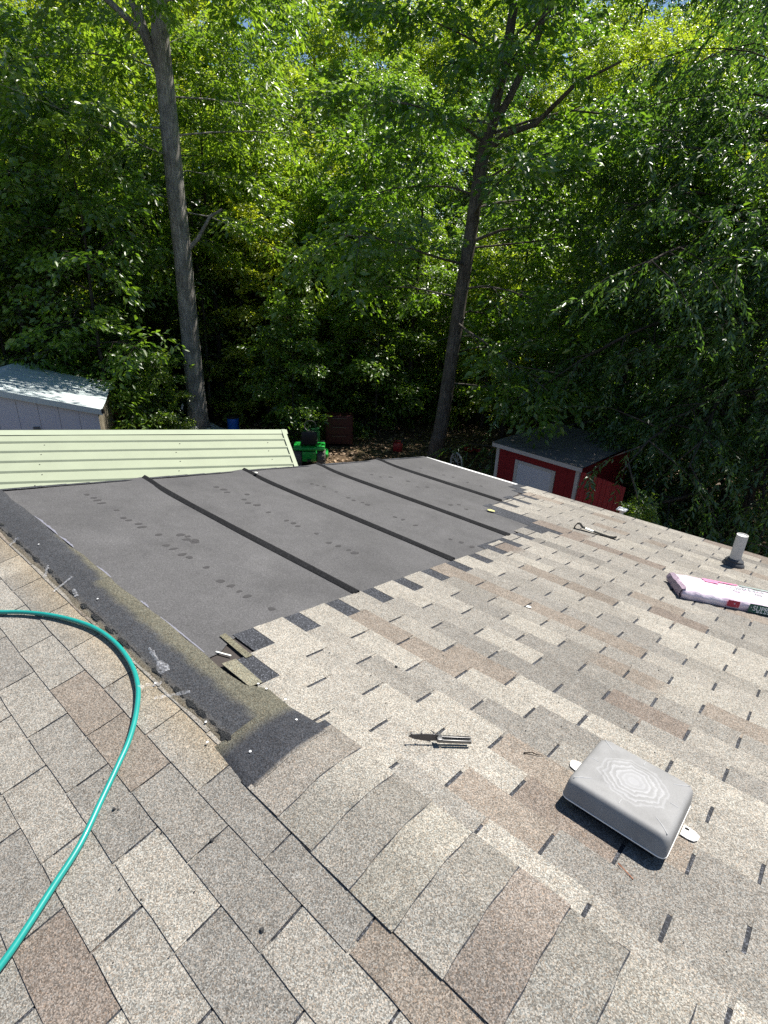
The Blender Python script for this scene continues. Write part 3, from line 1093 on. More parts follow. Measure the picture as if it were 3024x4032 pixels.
def lid_mesh():
    b = MB()
    hw, hh, top = 0.146, 0.148, 0.062
    # rounded-rect rings, bottom to top
    rings = [(0.000, 0.000, 0.020), (0.0, 0.010, 0.020), (0.002, 0.036, 0.021), (0.004, 0.052, 0.023), (0.007, 0.060, 0.025), (0.012, 0.0645, 0.026), (0.020, 0.0666, 0.026), (0.036, 0.0672, 0.024)]
    n = 8
    V, F = [], []
    for ins, z, r in rings:
        for cx, cy, a0 in ((1, 1, 0), (-1, 1, 90), (-1, -1, 180), (1, -1, 270)):
            for q in range(n):
                a_ = math.radians(a0 + 90 * q / (n - 1))
                V.append((cx * (hw - ins - r) + r * math.cos(a_), cy * (hh - ins - r) + r * math.sin(a_), z))
    m = 4 * n
    for k in range(len(rings) - 1):
        for q in range(m):
            q2 = (q + 1) % m
            F.append((k * m + q, k * m + q2, (k + 1) * m + q2, (k + 1) * m + q))
    # top: blend to an octagon, raised step, flat centre
    last = (len(rings) - 1) * m
    def octo(sx, z):
        pts = []
        for q in range(m):
            a_ = math.atan2(V[last + q][1], V[last + q][0])
            c, s = math.cos(a_), math.sin(a_)
            d = 1 / max(abs(c) / sx, abs(s) / sx, (abs(c) + abs(s)) / (sx * 1.38))
            pts.append((d * c, d * s, z))
        return pts
    for sx, z in ((0.101, 0.0676), (0.098, 0.0692), (0.092, 0.0696), (0.05, 0.0700)):
        o_ = len(V)
        V += octo(sx, z)
        for q in range(m):
            q2 = (q + 1) % m
            F.append((o_ - m + q, o_ - m + q2, o_ + q2, o_ + q))
    F.append(tuple(range(len(V) - m, len(V))))
    b.add(V, F)
    return b


lid_mesh().build('lid', M['lid'], lidT, smooth=True)
b = MB()
V, F = [], []
for z0, ins in ((0.0, -0.0016), (0.0034, -0.0016), (0.0036, 0.004)):
    for cx, cy, a0 in ((1, 1, 0), (-1, 1, 90), (-1, -1, 180), (1, -1, 270)):
        for q in range(6):
            a_ = math.radians(a0 + 18 * q)
            V.append((cx * (0.146 - ins - 0.024) + 0.024 * math.cos(a_), cy * (0.148 - ins - 0.024) + 0.024 * math.sin(a_), z0 + 0.001))
for k in range(2):
    for q in range(24):
        q2 = (q + 1) % 24
        F.append((k * 24 + q, k * 24 + q2, (k + 1) * 24 + q2, (k + 1) * 24 + q))
b.add(V, F).build('rim', M['lid_white'], lidT)
b = MB()
b.box(-0.118, 0.118, -0.118, 0.118, -0.034, 0.004, bev=0.004)
b.build('base', M['black_plastic'], lidT)
# moulded creases on the lid corners
for sx, sy in ((1, 1), (1, -1), (-1, 1), (-1, -1)):
    b = MB()
    b.tube([(sx * 0.130, sy * 0.129, 0.0655), (sx * 0.112, sy * 0.110, 0.0668), (sx * 0.090, sy * 0.092, 0.0672)], [0.0012, 0.0020, 0.0012], 6)
    b.build('crease', M['crease'], lidT, smooth=True)
for sx, sy in ((1, 0), (-1, 0), (0, 1), (0, -1)):
    b = MB()
    b.tube([(sx * 0.104, sy * 0.104, 0.0672), (sx * 0.126, sy * 0.125, 0.0662)], 0.0015, 6)
    b.build('crease', M['crease'], lidT, smooth=True)


def tab_bracket(x0, sgn, yc):
    b = MB()
    V, F = [], []
    prof = [(0.0, -0.026), (0.020, -0.027), (0.036, -0.022), (0.044, -0.008), (0.045, 0.012), (0.030, 0.022), (0.0, 0.024)]
    # outline with a slot
    for z in (-0.0305, -0.028):
        V += [(x0 + sgn * px, yc + py, z) for px, py in prof]
    k = len(prof)
    F += [tuple(range(k, 2 * k)), tuple(range(k - 1, -1, -1))]
    F += [(i, (i + 1) % k, (i + 1) % k + k, i + k) for i in range(k)]
    b.add(V, F)
    return b


br = tab_bracket(0.150, 1, 0.055).build('mounting_tab', M['lid_white'], lidT)
b = MB()
b.box(0.155, 0.166, 0.062, 0.072, -0.0279, -0.0275)
b.build('slot', M['tar'], br)
tab_bracket(-0.150, -1, 0.060).build('mounting_tab', M['lid_white'], lidT)

# plumbing vent
pipeT = thing('plumbing_vent', 'white plastic plumbing vent pipe in a rubber boot near the eave', 'vent pipe', Matrix.Translation(PR(-0.444, 3.93, 0.008)))
b = MB()
b.lathe([(0.0395, 0.02), (0.0395, 0.262), (0.034, 0.262), (0.034, 0.05)], 28)
b.build('pipe', M['pvc'], pipeT, smooth=True)
b = MB()
b.lathe([(0.0, 0.255), (0.0338, 0.255)], 28)
b.build('pipe_mouth', M['white'], pipeT)
b = MB()
tilt = Matrix.Rotation(-A, 4, 'X')
b.lathe([(0.078, 0.0), (0.078, 0.014), (0.070, 0.026), (0.064, 0.034), (0.066, 0.042), (0.058, 0.052), (0.046, 0.060), (0.0415, 0.066), (0.039, 0.066)], 28, tilt)
b.build('boot', M['boot'], pipeT, smooth=True)
for x0, x1, y_ in ((-0.17, -0.085, 0.035), (0.085, 0.17, -0.02)):
    b = MB()
    b.box(x0, x1, y_ - 0.007, y_ + 0.007, 0.0005, 0.0022, tilt)
    b.build('flashing', M['boot'], pipeT)

# shingle bundle in printed plastic
bunT = thing('shingle_bundle', 'pink and white plastic wrapped bundle of shingles printed SUPREME', 'bundle', on_r(-0.535, 2.695, math.radians(31), 0.011))


def bundle_body():
    L_, W_, H_ = 1.0, 0.285, 0.064
    nl, nw, nh = 40, 10, 5
    V, F = [], []
    idx = {}
    r = random.Random(4)

    def P(i, j, k):
        x, y, z = L_ * i / nl, W_ * j / nw, H_ * k / nh
        e = 0.0
        if i == 0 and k == nh:
            x += 0.012
        if j == 0:
            y += 0.006 * math.sin(i * 1.7 + k) * (0.4 + 0.6 * (k / nh)) + (0.010 if k == nh else 0) - (0.008 if k in (2, 3) else 0)
        if j == nw:
            y -= 0.006 * math.sin(i * 1.3 + k) + (0.008 if k == nh else 0)
        if k == nh:
            z += 0.0014 * math.sin(i * 0.55 + j * 0.5) + 0.0010 * math.sin(i * 1.9 - j * 1.2) + 0.0006 * r.uniform(-1, 1)
        if i == 0:
            x += 0.004 * math.sin(j * 1.1 + k * 0.9) + (0.015 * (j / nw))
            x -= 0.008 if k == 2 else 0
        z += 0.003 * (1 - i / nl) * (1 - abs(j / nw - 0.5)) if k == nh else 0
        return (x, y, z)

    def vid(i, j, k):
        key = (i, j, k)
        if key not in idx:
            idx[key] = len(V)
            V.append(P(i, j, k))
        return idx[key]
    for i in range(nl):
        for j in range(nw):
            F.append((vid(i, j, nh), vid(i + 1, j, nh), vid(i + 1, j + 1, nh), vid(i, j + 1, nh)))
            F.append((vid(i, j, 0), vid(i, j + 1, 0), vid(i + 1, j + 1, 0), vid(i + 1, j, 0)))
        for k in range(nh):
            F.append((vid(i, 0, k), vid(i + 1, 0, k), vid(i + 1, 0, k + 1), vid(i, 0, k + 1)))
            F.append((vid(i, nw, k), vid(i, nw, k + 1), vid(i + 1, nw, k + 1), vid(i + 1, nw, k)))
    for j in range(nw):
        for k in range(nh):
            F.append((vid(0, j, k), vid(0, j, k + 1), vid(0, j + 1, k + 1), vid(0, j + 1, k)))
            F.append((vid(nl, j, k), vid(nl, j + 1, k), vid(nl, j + 1, k + 1), vid(nl, j, k + 1)))
    return V, F


bv, bf = bundle_body()
link('wrapper', mesh_np('wrapper', bv, bf, M['wrap'], True), bunT)
# folded-over plastic flap at the near end
b = MB()
fl = []
for i in range(7):
    t_ = i / 6
    xo = 0.014 * t_
    fl.append((0.018 + xo + 0.003 * math.sin(i * 2.0), 0.0 + 0.285 * t_, 0.0695 + 0.001 * math.sin(i * 1.7)))
    fl.append((-0.010 + xo + 0.003 * math.sin(i * 2.6), -0.004 + 0.29 * t_, 0.061 + 0.003 * math.sin(i * 1.1)))
    fl.append((-0.020 + xo + 0.005 * math.sin(i * 1.9), -0.004 + 0.29 * t_, 0.030 + 0.004 * math.sin(i * 2.3)))
    fl.append((-0.010 + xo + 0.004 * math.sin(i * 2.9), -0.004 + 0.29 * t_, 0.002))
b.add(fl, [(4 * i + q, 4 * i + q + 1, 4 * i + q + 5, 4 * i + q + 4) for i in range(6) for q in range(3)])
b.build('end_fold', m_plain('shaded_mauve_fold', (0.36, 0.27, 0.34), 0.35, 0.5, 0, 0.3, 22, bump=0.006), bunT, smooth=True)  # wrapper pink darkened to mauve, painting the end face's shade


def panel(name, x0, x1, mat, side=True, y0=0, y1=0, z0=0, z1=0, off=0.003, n=18):
    V, F = [], []
    for i in range(n + 1):
        x = x0 + (x1 - x0) * i / n
        if side:
            for q in range(5):
                z = z0 + (z1 - z0) * q / 4
                V.append((x, -0.006 - off + 0.002 * math.sin(i * 1.7 + q), z))
        else:
            for q in range(5):
                V.append((x, y0 + (y1 - y0) * q / 4, 0.0700 + off))
    for i in range(n):
        for q in range(4):
            a_ = i * 5 + q
            F.append((a_, a_ + 5, a_ + 6, a_ + 1))
    return link(name, mesh_np(name, V, F, mat, True), bunT)


def text_mesh(txt, size, mat, mw, name, parent, sx=1.0):
    cu = bpy.data.curves.new(name, 'FONT')
    cu.body = txt
    cu.size = size
    cu.extrude = 0.0002
    cu.align_x = 'LEFT'
    to = bpy.data.objects.new('tmp', cu)
    COL.objects.link(to)
    dg = bpy.context.evaluated_depsgraph_get()
    me = bpy.data.meshes.new_from_object(to.evaluated_get(dg))
    bpy.data.objects.remove(to)
    me.name = name
    me.materials.clear()
    me.materials.append(mat)
    if sx != 1.0:
        me.transform(Matrix.Diagonal((sx, 1, 1, 1)))
    o_ = link(name, me, parent, mw)
    return o_


SIDE = Matrix.Rotation(math.radians(90), 4, 'X')
panel('printed_panel', 0.385, 1.0, M['green_print'], True, z0=0.005, z1=0.060, off=0.006)
panel('red_square', 0.262, 0.330, M['red_print'], True, z0=0.014, z1=0.056, off=0.006, n=5)
text_mesh('SUPREME', 0.044, M['white_print'], Matrix.Translation((0.405, -0.0155, 0.020)) @ SIDE, 'printed_word', bunT, 0.9)
b = MB()
for i in range(9):
    b.box(0.43 + 0.021 * i, 0.445 + 0.021 * i, -0.0158, -0.0152, 0.011, 0.017)
b.build('fine_print', M['white_print'], bunT)
panel('pink_bar', 0.20, 0.42, M['pink_print'], False, 0.255, 0.276, off=0.0012, n=6)
panel('red_square', 0.205, 0.290, M['pink_print'], False, 0.218, 0.248, off=0.0012, n=6)
panel('printed_band', 0.43, 1.0, M['grey_print'], False, 0.258, 0.276, off=0.0012, n=8)
TOP = Matrix.Translation((0.33, 0.190, 0.0722))
text_mesh('SUPREME', 0.062, M['grey_print'], TOP, 'printed_word', bunT, 0.95)
for i, cx in enumerate((0.37, 0.50, 0.62)):
    b = MB()
    V, F = [], []
    for q in range(18):
        a_ = 2 * math.pi * q / 18
        V += [(cx + 0.020 * math.cos(a_), 0.150 + 0.020 * math.sin(a_), 0.0722), (cx + 0.014 * math.cos(a_), 0.150 + 0.014 * math.sin(a_), 0.0722)]
    F = [(2 * q, 2 * ((q + 1) % 18), 2 * ((q + 1) % 18) + 1, 2 * q + 1) for q in range(18)]
    b.add(V, F)
    b.box(cx - 0.008, cx + 0.008, 0.146, 0.154, 0.0721, 0.0725)
    b.box(cx + 0.026, cx + 0.055, 0.148, 0.152, 0.0721, 0.0725)
    b.build('printed_symbol', M['grey_print'], bunT)

# flat pry bar
barT = thing('pry_bar', 'black flat pry bar with hooked end lying on the far shingles', 'pry bar', on_r(-1.560, 3.50, math.atan2(0.064, 0.329), 0.011))
prof = [(0.0, 0.002), (0.003, 0.022), (0.012, 0.040), (0.026, 0.049), (0.040, 0.046), (0.050, 0.035), (0.062, 0.026), (0.085, 0.021), (0.12, 0.017), (0.17, 0.013), (0.22, 0.009), (0.26, 0.0065), (0.285, 0.006), (0.31, 0.009), (0.335, 0.019)]


def strap(prof, w0, th, i0=0, i1=None, name='bar', mat=None, par=None, dz=0.0, wf=None):
    P_ = prof[i0:i1]
    V, F = [], []
    for k, (s, h) in enumerate(P_):
        a_, c_ = P_[max(0, k - 1)], P_[min(len(P_) - 1, k + 1)]
        tx, tz = c_[0] - a_[0], c_[1] - a_[1]
        l_ = math.hypot(tx, tz) or 1
        nx2, nz2 = -tz / l_, tx / l_
        w = w0 * (wf(k, len(P_)) if wf else 1)
        for sy in (-1, 1):
            V.append((s + nx2 * (th / 2 + dz), sy * w, h + nz2 * (th / 2 + dz)))
            V.append((s - nx2 * th / 2, sy * w, h - nz2 * th / 2))
    for k in range(len(P_) - 1):
        a_ = 4 * k
        b_ = a_ + 4
        F += [(a_, a_ + 2, b_ + 2, b_), (a_ + 1, b_ + 1, b_ + 3, a_ + 3), (a_, b_, b_ + 1, a_ + 1), (a_ + 2, a_ + 3, b_ + 3, b_ + 2)]
    F += [(0, 1, 3, 2), (len(V) - 4, len(V) - 2, len(V) - 1, len(V) - 3)]
    return link(name, mesh_np(name, V, F, mat, False), par)


strap(prof, 0.019, 0.0075, 0, None, 'bar', M['black_steel'], barT, 0, lambda k, n: 1.0 + 0.25 * (k > n - 3) + 0.15 * (k < 3))
strap([(0.084, 0.0212), (0.10, 0.0192), (0.12, 0.017), (0.152, 0.0145)], 0.0192, 0.0075, 0, None, 'sticker', M['sticker'], barT, 0.0008)

# folding pocket tool
kn = thing('pocket_tool', 'open folding pocket tool with steel handles casting a blade shaped shadow', 'pocket tool', on_r(-0.800, 0.285, math.atan2(0.158, 0.141), 0.013))
b = MB()
# blade standing on edge
bl = [(0.0, 0.026), (0.012, 0.033), (0.06, 0.037), (0.098, 0.036), (0.098, 0.014), (0.055, 0.012), (0.02, 0.017)]
V = [(x, y_, z) for y_ in (-0.0016, 0.0016) for x, z in bl]
k = len(bl)
F = [tuple(range(k - 1, -1, -1)), tuple(range(k, 2 * k))] + [(i, (i + 1) % k, (i + 1) % k + k, i + k) for i in range(k)]
b.add(V, F).build('blade', M['dark_steel'], kn)
for x, yy in ((0.006, 0.0), (0.040, 0.004), (0.080, 0.0)):
    b = MB()
    b.box(x, x + 0.005, yy - 0.004, yy + 0.004, 0.0335, 0.0405, bev=0.001)
    b.build('stud', M['dark_steel'], kn)
for sy, dz in ((0.011, 0.004), (-0.011, 0.0)):
    h = MB()
    h.box(0.100, 0.212, sy * 0.52 - 0.0042, sy * 0.52 + 0.0042, 0.012 + dz, 0.024 + dz, bev=0.002)
    ho = h.build('handle', M['steel'], kn, smooth=True)
    g_ = MB()
    g_.box(0.118, 0.204, sy * 0.52 - 0.0022, sy * 0.52 + 0.0022, 0.0235 + dz, 0.0247 + dz)
    g_.build('channel', M['black_steel'], ho)
    p_ = MB()
    p_.lathe([(0.0, 0.0265 + dz), (0.004, 0.0265 + dz), (0.0052, 0.0245 + dz), (0.0052, 0.02 + dz)], 12, Matrix.Translation((0.105, sy * 0.52, 0)))
    p_.build('rivet', M['steel'], ho, smooth=True)
b = MB()
b.box(0.094, 0.112, -0.014, 0.014, 0.016, 0.029, bev=0.002)
b.build('pivot_block', M['steel'], kn, smooth=True)
b = MB()
b.tube([(0.092, 0.018, 0.027), (0.084, 0.021, 0.031), (0.078, 0.024, 0.033)], 0.0018, 6)
b.build('clip', M['steel'], kn)

# garden hose
hp = [(-3.6, 1.10), (-3.3, 0.93), (-3.0, 0.72), (-2.75, 0.53), (-2.52, .372), (-2.413, .296), (-2.266, .219), (-2.089, .159), (-1.924, .141), (-1.765, .154), (-1.635, .191), (-1.533, .248), (-1.447, .316), (-1.387, .382), (-1.312, .471), (-1.234, .565), (-1.18, .659), (-1.132, .743), (-1.099, .814), (-1.07, .92), (-1.06, 1.1), (-1.09, 1.4), (-1.2, 1.8), (-1.5, 2.3)]


def catmull(p, n=6):
    out = []
    for i in range(len(p) - 1):
        p0, p1, p2, p3 = p[max(0, i - 1)], p[i], p[i + 1], p[min(len(p) - 1, i + 2)]
        for k in range(n):
            t_ = k / n
            out.append(tuple(0.5 * (2 * p1[q] + (p2[q] - p0[q]) * t_ + (2 * p0[q] - 5 * p1[q] + 4 * p2[q] - p3[q]) * t_ ** 2 + (3 * p1[q] - p0[q] - 3 * p2[q] + p3[q]) * t_ ** 3) for q in range(2)))
    out.append(p[-1])
    return out


HP = catmull(hp)
b = MB()
b.tube([PL(u, v, 0.024) for u, v in HP], 0.0087, 16)
tag(b.build('garden_hose', M['hose'], None, None, True), 'teal garden hose looping across the near shingles', 'hose')

# strips of clear release film stuck along the tar line
FILM = [(-3.075, .125, 0.9, .07, 'small clear film scrap at the far end of the stripped ridge, nearest the green roof'),
        (-2.66, .118, 0.5, .09, 'clear film scrap on the tar line with a square loop in it'),
        (-2.49, .112, 1.15, .11, 'long narrow clear film strip lying across the tar line above the hose'),
        (-2.37, .105, 0.2, .08, 'crumpled whitish clear film scrap next to the long narrow film strip'),
        (-1.69, .085, 0.15, .17, 'largest crumpled clear film strip on the dark band beside the hose bend'),
        (-1.60, .165, 2.2, .09, 'faint ladder marked film strip on tan stained shingle right of the hose'),
        (-1.50, .135, 2.25, .12, 'ladder marked clear film strip nearest the end of the dark band')]
for u, v, an, ln, lab in FILM:
    V, F = [], []
    n = 10
    r = random.Random(int(u * -1000))
    big = ln > 0.165
    for i in range(n + 1):
        s = (i / n - 0.5) * ln
        wd = (0.007 if not big else 0.008 + 0.016 * (i > 6)) * r.uniform(0.5, 1.4)
        hgt = 0.0195 + (r.uniform(0, 0.012) if ln < 0.1 or big else r.uniform(0, 0.002))
        for sy in (-1, 0, 1):
            uu = u + s * math.cos(an) - sy * wd * math.sin(an)
            vv = v + s * math.sin(an) + sy * wd * math.cos(an)
            V.append(ridge_pt(uu, -vv, hgt + (r.uniform(0, 0.006) if sy == 0 else 0)))
    for i in range(n):
        for q in range(2):
            a_ = i * 3 + q
            F.append((a_, a_ + 1, a_ + 4, a_ + 3))
    tag(link('film_strip', mesh_np('film_strip', V, F, M['clear'])), lab, 'plastic film', 'clear film scraps along the stripped ridge')

# small debris
def chip(name, P, u, v, r_, mat, lab, cat, flat=0.5, h0=0.012):
    n = 7
    V, F = [], []
    rr = random.Random(int(abs(u) * 999))
    for q in range(n):
        a_ = 2 * math.pi * q / n
        k_ = rr.uniform(0.75, 1.2)
        V.append(P(u + r_ * k_ * math.cos(a_), v + r_ * 0.8 * k_ * math.sin(a_), h0))
    for q in range(n):
        a_ = 2 * math.pi * q / n
        k_ = rr.uniform(0.45, 0.75)
        V.append(P(u + r_ * k_ * math.cos(a_), v + r_ * 0.8 * k_ * math.sin(a_), h0 + r_ * flat))
    F = [(q, (q + 1) % n, (q + 1) % n + n, q + n) for q in range(n)] + [tuple(range(n, 2 * n))]
    if P is PL:
        F = [f[::-1] for f in F]
    return tag(link(name, mesh_np(name, V, F, mat)), lab, cat)


chip('pebble', PL, -0.971, .328, 0.006, M['pebble'], 'small dark pebble on the near shingle right of the hose', 'pebble', 0.8)
chip('pebble', PL, -1.267, .457, 0.006, M['pebble'], 'small dark pebble on the near shingle just right of the hose middle', 'pebble', 0.8)
chip('pebble', PR, -1.108, .60, 0.007, M['pebble'], 'small dark crumb on tan shingles by the stripped corner', 'pebble', 0.8)
chip('pebble', PL, -0.70, .37, 0.007, M['pebble'], 'small dark pebble on grey shingle closest to the ridge cap seam', 'pebble', 0.8)
chip('scrap', PR, -2.171, 3.16, 0.034, M['yellow'], 'pale yellow scrap lying at the edge of the black felt', 'scrap', 0.1, 0.020)
chip('scrap', PR, -1.052, 1.652, 0.016, M['sticker'], 'small white scrap on the shingles beyond the pocket tool', 'scrap', 0.2)
chip('scrap', PR, -3.72, 1.86, 0.018, M['sticker'], 'small white scrap on the gable edge at the second felt seam', 'scrap', 0.2, 0.04)
b = MB()
b.tube([PR(-0.52, 0.56, 0.013), PR(-0.50, 0.58, 0.017), PR(-0.485, 0.585, 0.015), PR(-0.47, 0.60, 0.016)], [0.0022, 0.0017, 0.0018, 0.0009], 6)
tag(b.build('twig', M['bark_dark']), 'tiny dark curled twig on shingles left of the grey vent cover', 'twig')
b = MB()
b.tube([PR(-0.145, 0.37, 0.013), PR(-0.125, 0.36, 0.015), PR(-0.10, 0.352, 0.013)], 0.0012, 5)
tag(b.build('pine_needle', m_plain('rusty_needle', (0.35, 0.10, 0.03), 0.7)), 'short rusty pine needle on the shingles below the grey vent cover', 'needle')

# grit and crumbs washed over the shingles
gv_, gf_ = [], []
for k in range(150):
    P = PR if k % 3 else PL
    u, v = rt.uniform(-1.5, 0.4), (rt.uniform(0.2, 3.4) if P is PR else rt.uniform(0.25, 1.1))
    r_ = rt.uniform(0.0012, 0.0034)
    o_ = len(gv_)
    a0 = rt.uniform(0, 6.28)
    for q in range(4):
        gv_.append(P(u + r_ * rt.uniform(0.6, 1.4) * math.cos(a0 + q * 1.57), v + r_ * rt.uniform(0.6, 1.4) * math.sin(a0 + q * 1.57), 0.0112))
    gv_.append(P(u, v, 0.0118 + r_))
    gf_ += [(o_ + q, o_ + (q + 1) % 4, o_ + 4) if P is PR else (o_ + (q + 1) % 4, o_ + q, o_ + 4) for q in range(4)]
tag(link('roof_grit', mesh_np('roof_grit', gv_, gf_, M['pebble'])), 'fine dark grit scattered over the shingles', 'grit', None, 'stuff')
# ------------------------------------------------------------------ the yard beyond the roof
def frame(o_, xdir, z=None):
    x = Vector((xdir[0], xdir[1], 0)).normalized()
    y = Vector((-x.y, x.x, 0))
    return Matrix(((x.x, y.x, 0, o_[0]), (x.y, y.y, 0, o_[1]), (0, 0, 1, o_[2]), (0, 0, 0, 1)))


def gz(x, y):
    return float(ground_z(np.array(x), np.array(y)))


# pale green metal carport
cp = thing('carport', 'pale green ribbed metal carport roof beside the gable edge', 'carport', Matrix.Translation((-8.0, 2.5, GZ)))
CI = Matrix.Translation((8.0, -2.5, -GZ))
cm = Vector((0.455, 0.888, -0.066)).normalized()
cn = Vector((0.30, -0.08, 1.0)).normalized()
cs = cn.cross(cm)
if cs.x < 0:
    cs = -cs
cm = (cm - cn * cm.dot(cn)).normalized()
cE = Vector((-6.90, 4.69, -1.129))
cs2 = Vector((-cs.x, -cs.y, cs.z)).normalized()
LEN, WID = 7.5, 2.35


def carport_slope(sdir, ribs):
    nrm = (cm.cross(sdir)).normalized()
    if nrm.z < 0:
        nrm = -nrm
    b = MB()
    n = 10
    V, F = [], []
    for i in range(n + 1):
        for q in range(4):
            p = cE - cm * (LEN * i / n) + sdir * (WID * q / 3) + nrm * (0.002 * math.sin(i * 2.1 + q))
            V.append(p)
    for i in range(n):
        for q in range(3):
            a_ = i * 4 + q
            F.append((a_, a_ + 1, a_ + 5, a_ + 4))
    sh = link('roof_panel', mesh_np('roof_panel', V, F, M['green_metal'], False), cp, CI)
    if ribs:
        for k in range(10):
            s0 = 0.262 + 0.2225 * k
            if s0 > WID - 0.03:
                break
            rb = MB()
            pr = [(-0.034, 0.001), (-0.016, 0.021), (0.016, 0.021), (0.034, 0.001)]
            A_ = [cE + sdir * (s0 + a) + nrm * h for a, h in pr]
            B_ = [p - cm * LEN for p in A_]
            rb.add(A_ + B_, [(i, i + 1, i + 5, i + 4) for i in range(3)] + [(0, 3, 2, 1)])
            rb.build('rib', M['green_metal'], sh)
        sc = MB()
        r = random.Random(3)
        for d in (0.35, 1.62, 3.3, 4.7):
            for k in range(9):
                s0 = 0.262 + 0.2225 * k + 0.085
                p = cE - cm * (d + r.uniform(-0.04, 0.04)) + sdir * s0
                sc.box(-0.006, 0.006, -0.006, 0.006, -0.001, 0.006, Matrix.Translation(p))
        so = sc.build('screw', M['steel'], sh)
        so['kind'] = 'stuff'
    return sh


carport_slope(cs, True)
carport_slope(cs2, False)
b = MB()
for sd in (cs, cs2):
    n_ = cm.cross(sd)
    n_ = n_ if n_.z > 0 else -n_
    A_ = cE + n_ * 0.012 + Vector((0, 0, 0.006))
    B_ = cE + sd * 0.11 + n_ * 0.010
    b.add([A_ + cm * 0.03, B_ + cm * 0.03, B_ - cm * LEN, A_ - cm * LEN], [(0, 1, 2, 3)])
b.build('ridge_trim', M['green_trim'], cp, CI)
for sd in (cs, cs2):
    b = MB()
    n_ = cm.cross(sd)
    n_ = n_ if n_.z > 0 else -n_
    p0, p1 = cE + cm * 0.004, cE + sd * WID + cm * 0.004
    b.add([p0 + n_ * 0.024 - cm * 0.06, p1 + n_ * 0.024 - cm * 0.06, p1 + n_ * 0.024, p0 + n_ * 0.024, p0 - n_ * 0.09, p1 - n_ * 0.09], [(0, 1, 2, 3), (3, 2, 5, 4)])
    b.build('end_trim', M['green_trim'], cp, CI)
for d in (0.4, 3.6, 7.0):
    for sd in (cs, cs2):
        p = cE - cm * d + sd * (WID - 0.15)
        b = MB()
        b.box(p.x - 0.04, p.x + 0.04, p.y - 0.04, p.y + 0.04, GZ - 0.05, p.z - 0.02)
        b.build('post', M['green_trim'], cp, CI)

# white shed on the left
ws_ = thing('white_shed', 'white metal gable shed with a bluish ribbed roof left of the carport', 'shed', frame((-13.05, 4.28, GZ), (0.475, 0.88)))
EH = 2.14
HWD, RISE, DEP = 2.1, 0.55, 3.0
for k in range(11):
    xa, xb = -0.39 * (k + 1) + 0.004, -0.39 * k - 0.004
    if xb < -2 * HWD:
        break
    xa = max(xa, -2 * HWD)

    def top(x):
        return EH + RISE * (1 - abs(x + HWD) / HWD) - 0.03
    b = MB()
    pts = [(xa, top(xa)), (xb, top(xb))]
    if xa < -HWD < xb:
        pts = [(xa, top(xa)), (-HWD, top(-HWD)), (xb, top(xb))]
    ring = [(xa, -0.05)] + pts + [(xb, -0.05)]
    V = [(x, y_, z) for y_ in (0.0, 0.02) for x, z in ring]
    m = len(ring)
    b.add(V, [tuple(range(m - 1, -1, -1)) if False else tuple(range(m)), tuple(range(2 * m - 1, m - 1, -1))] + [(i, i + m, (i + 1) % m + m, (i + 1) % m) for i in range(m)])
    b.build('wall_panel', M['white_panel'], ws_)
b = MB()
b.box(-2 * HWD + 0.01, -0.01, 0.022, 0.05, -0.05, EH - 0.03)
b.box(-2 * HWD, -0.0, DEP - 0.03, DEP, -0.05, EH - 0.03)
b.box(-2 * HWD, -2 * HWD + 0.03, 0.06, DEP - 0.04, -0.05, EH - 0.03)
b.build('wall_core', M['white_panel'], ws_)
for k in range(6):
    b = MB()
    b.box(-0.028, 0.0, 0.004 + k * 0.5, 0.494 + k * 0.5, -0.05, EH - 0.02)
    b.build('plywood_sheet', M['wood'], ws_)
b = MB()
b.box(-0.0, 0.022, 1.15, 1.22, -0.05, EH - 0.06)
b.box(0.001, 0.020, 2.2, 2.26, -0.05, EH - 0.06)
b.build('wall_batten', M['wood'], ws_)
for sgn in (1, -1):
    # roof slopes
    V, F = [], []
    nr = 16
    for i in range(nr + 1):
        y_ = -0.10 + (DEP + 0.2) * i / nr
        for q in range(5):
            t_ = q / 4
            x = -HWD + sgn * (HWD + 0.10) * t_
            z = EH + RISE - (RISE + 0.026) * t_ + 0.008 * (i % 2) + 0.012 * math.sin(3.0 * y_ + 2 * t_)
            V.append((x, y_, z))
    for i in range(nr):
        for q in range(4):
            a_ = i * 5 + q
            F.append((a_, a_ + 1, a_ + 6, a_ + 5) if sgn > 0 else (a_, a_ + 5, a_ + 6, a_ + 1))
    rf = link('roof', mesh_np('roof', V, F, M['white_metal']), ws_)
    b = MB()
    ang = math.atan2(RISE + 0.026, HWD + 0.10)
    p0 = Vector((-HWD, -0.115, EH + RISE + 0.03))
    p1 = Vector((-HWD + sgn * (HWD + 0.11), -0.115, EH + 0.0))
    b.add([p0, p1, p1 - Vector((0, 0, 0.13)), p0 - Vector((0, 0, 0.13)), p0 + Vector((0, 0.07, 0)), p1 + Vector((0, 0.07, 0))], [(0, 1, 2, 3) if sgn < 0 else (0, 3, 2, 1), (0, 4, 5, 1)])
    b.build('rake_trim', M['white_metal'], ws_)
b = MB()
b.box(0.09, 0.14, -0.13, -0.06, EH - 0.09, EH + 0.01)
b.build('gutter_end', M['black_plastic'], ws_)
vb_ = MB()
vb_.box(-1.33, -1.20, -0.02, -0.001, 1.25, 1.80)
vo = vb_.build('vent', M['vent'], ws_)
vb_ = MB()
for k in range(11):
    vb_.box(-1.325, -1.205, -0.028, -0.0205, 1.27 + k * 0.047, 1.295 + k * 0.047)
vb_.build('louvre', M['vent'], vo)

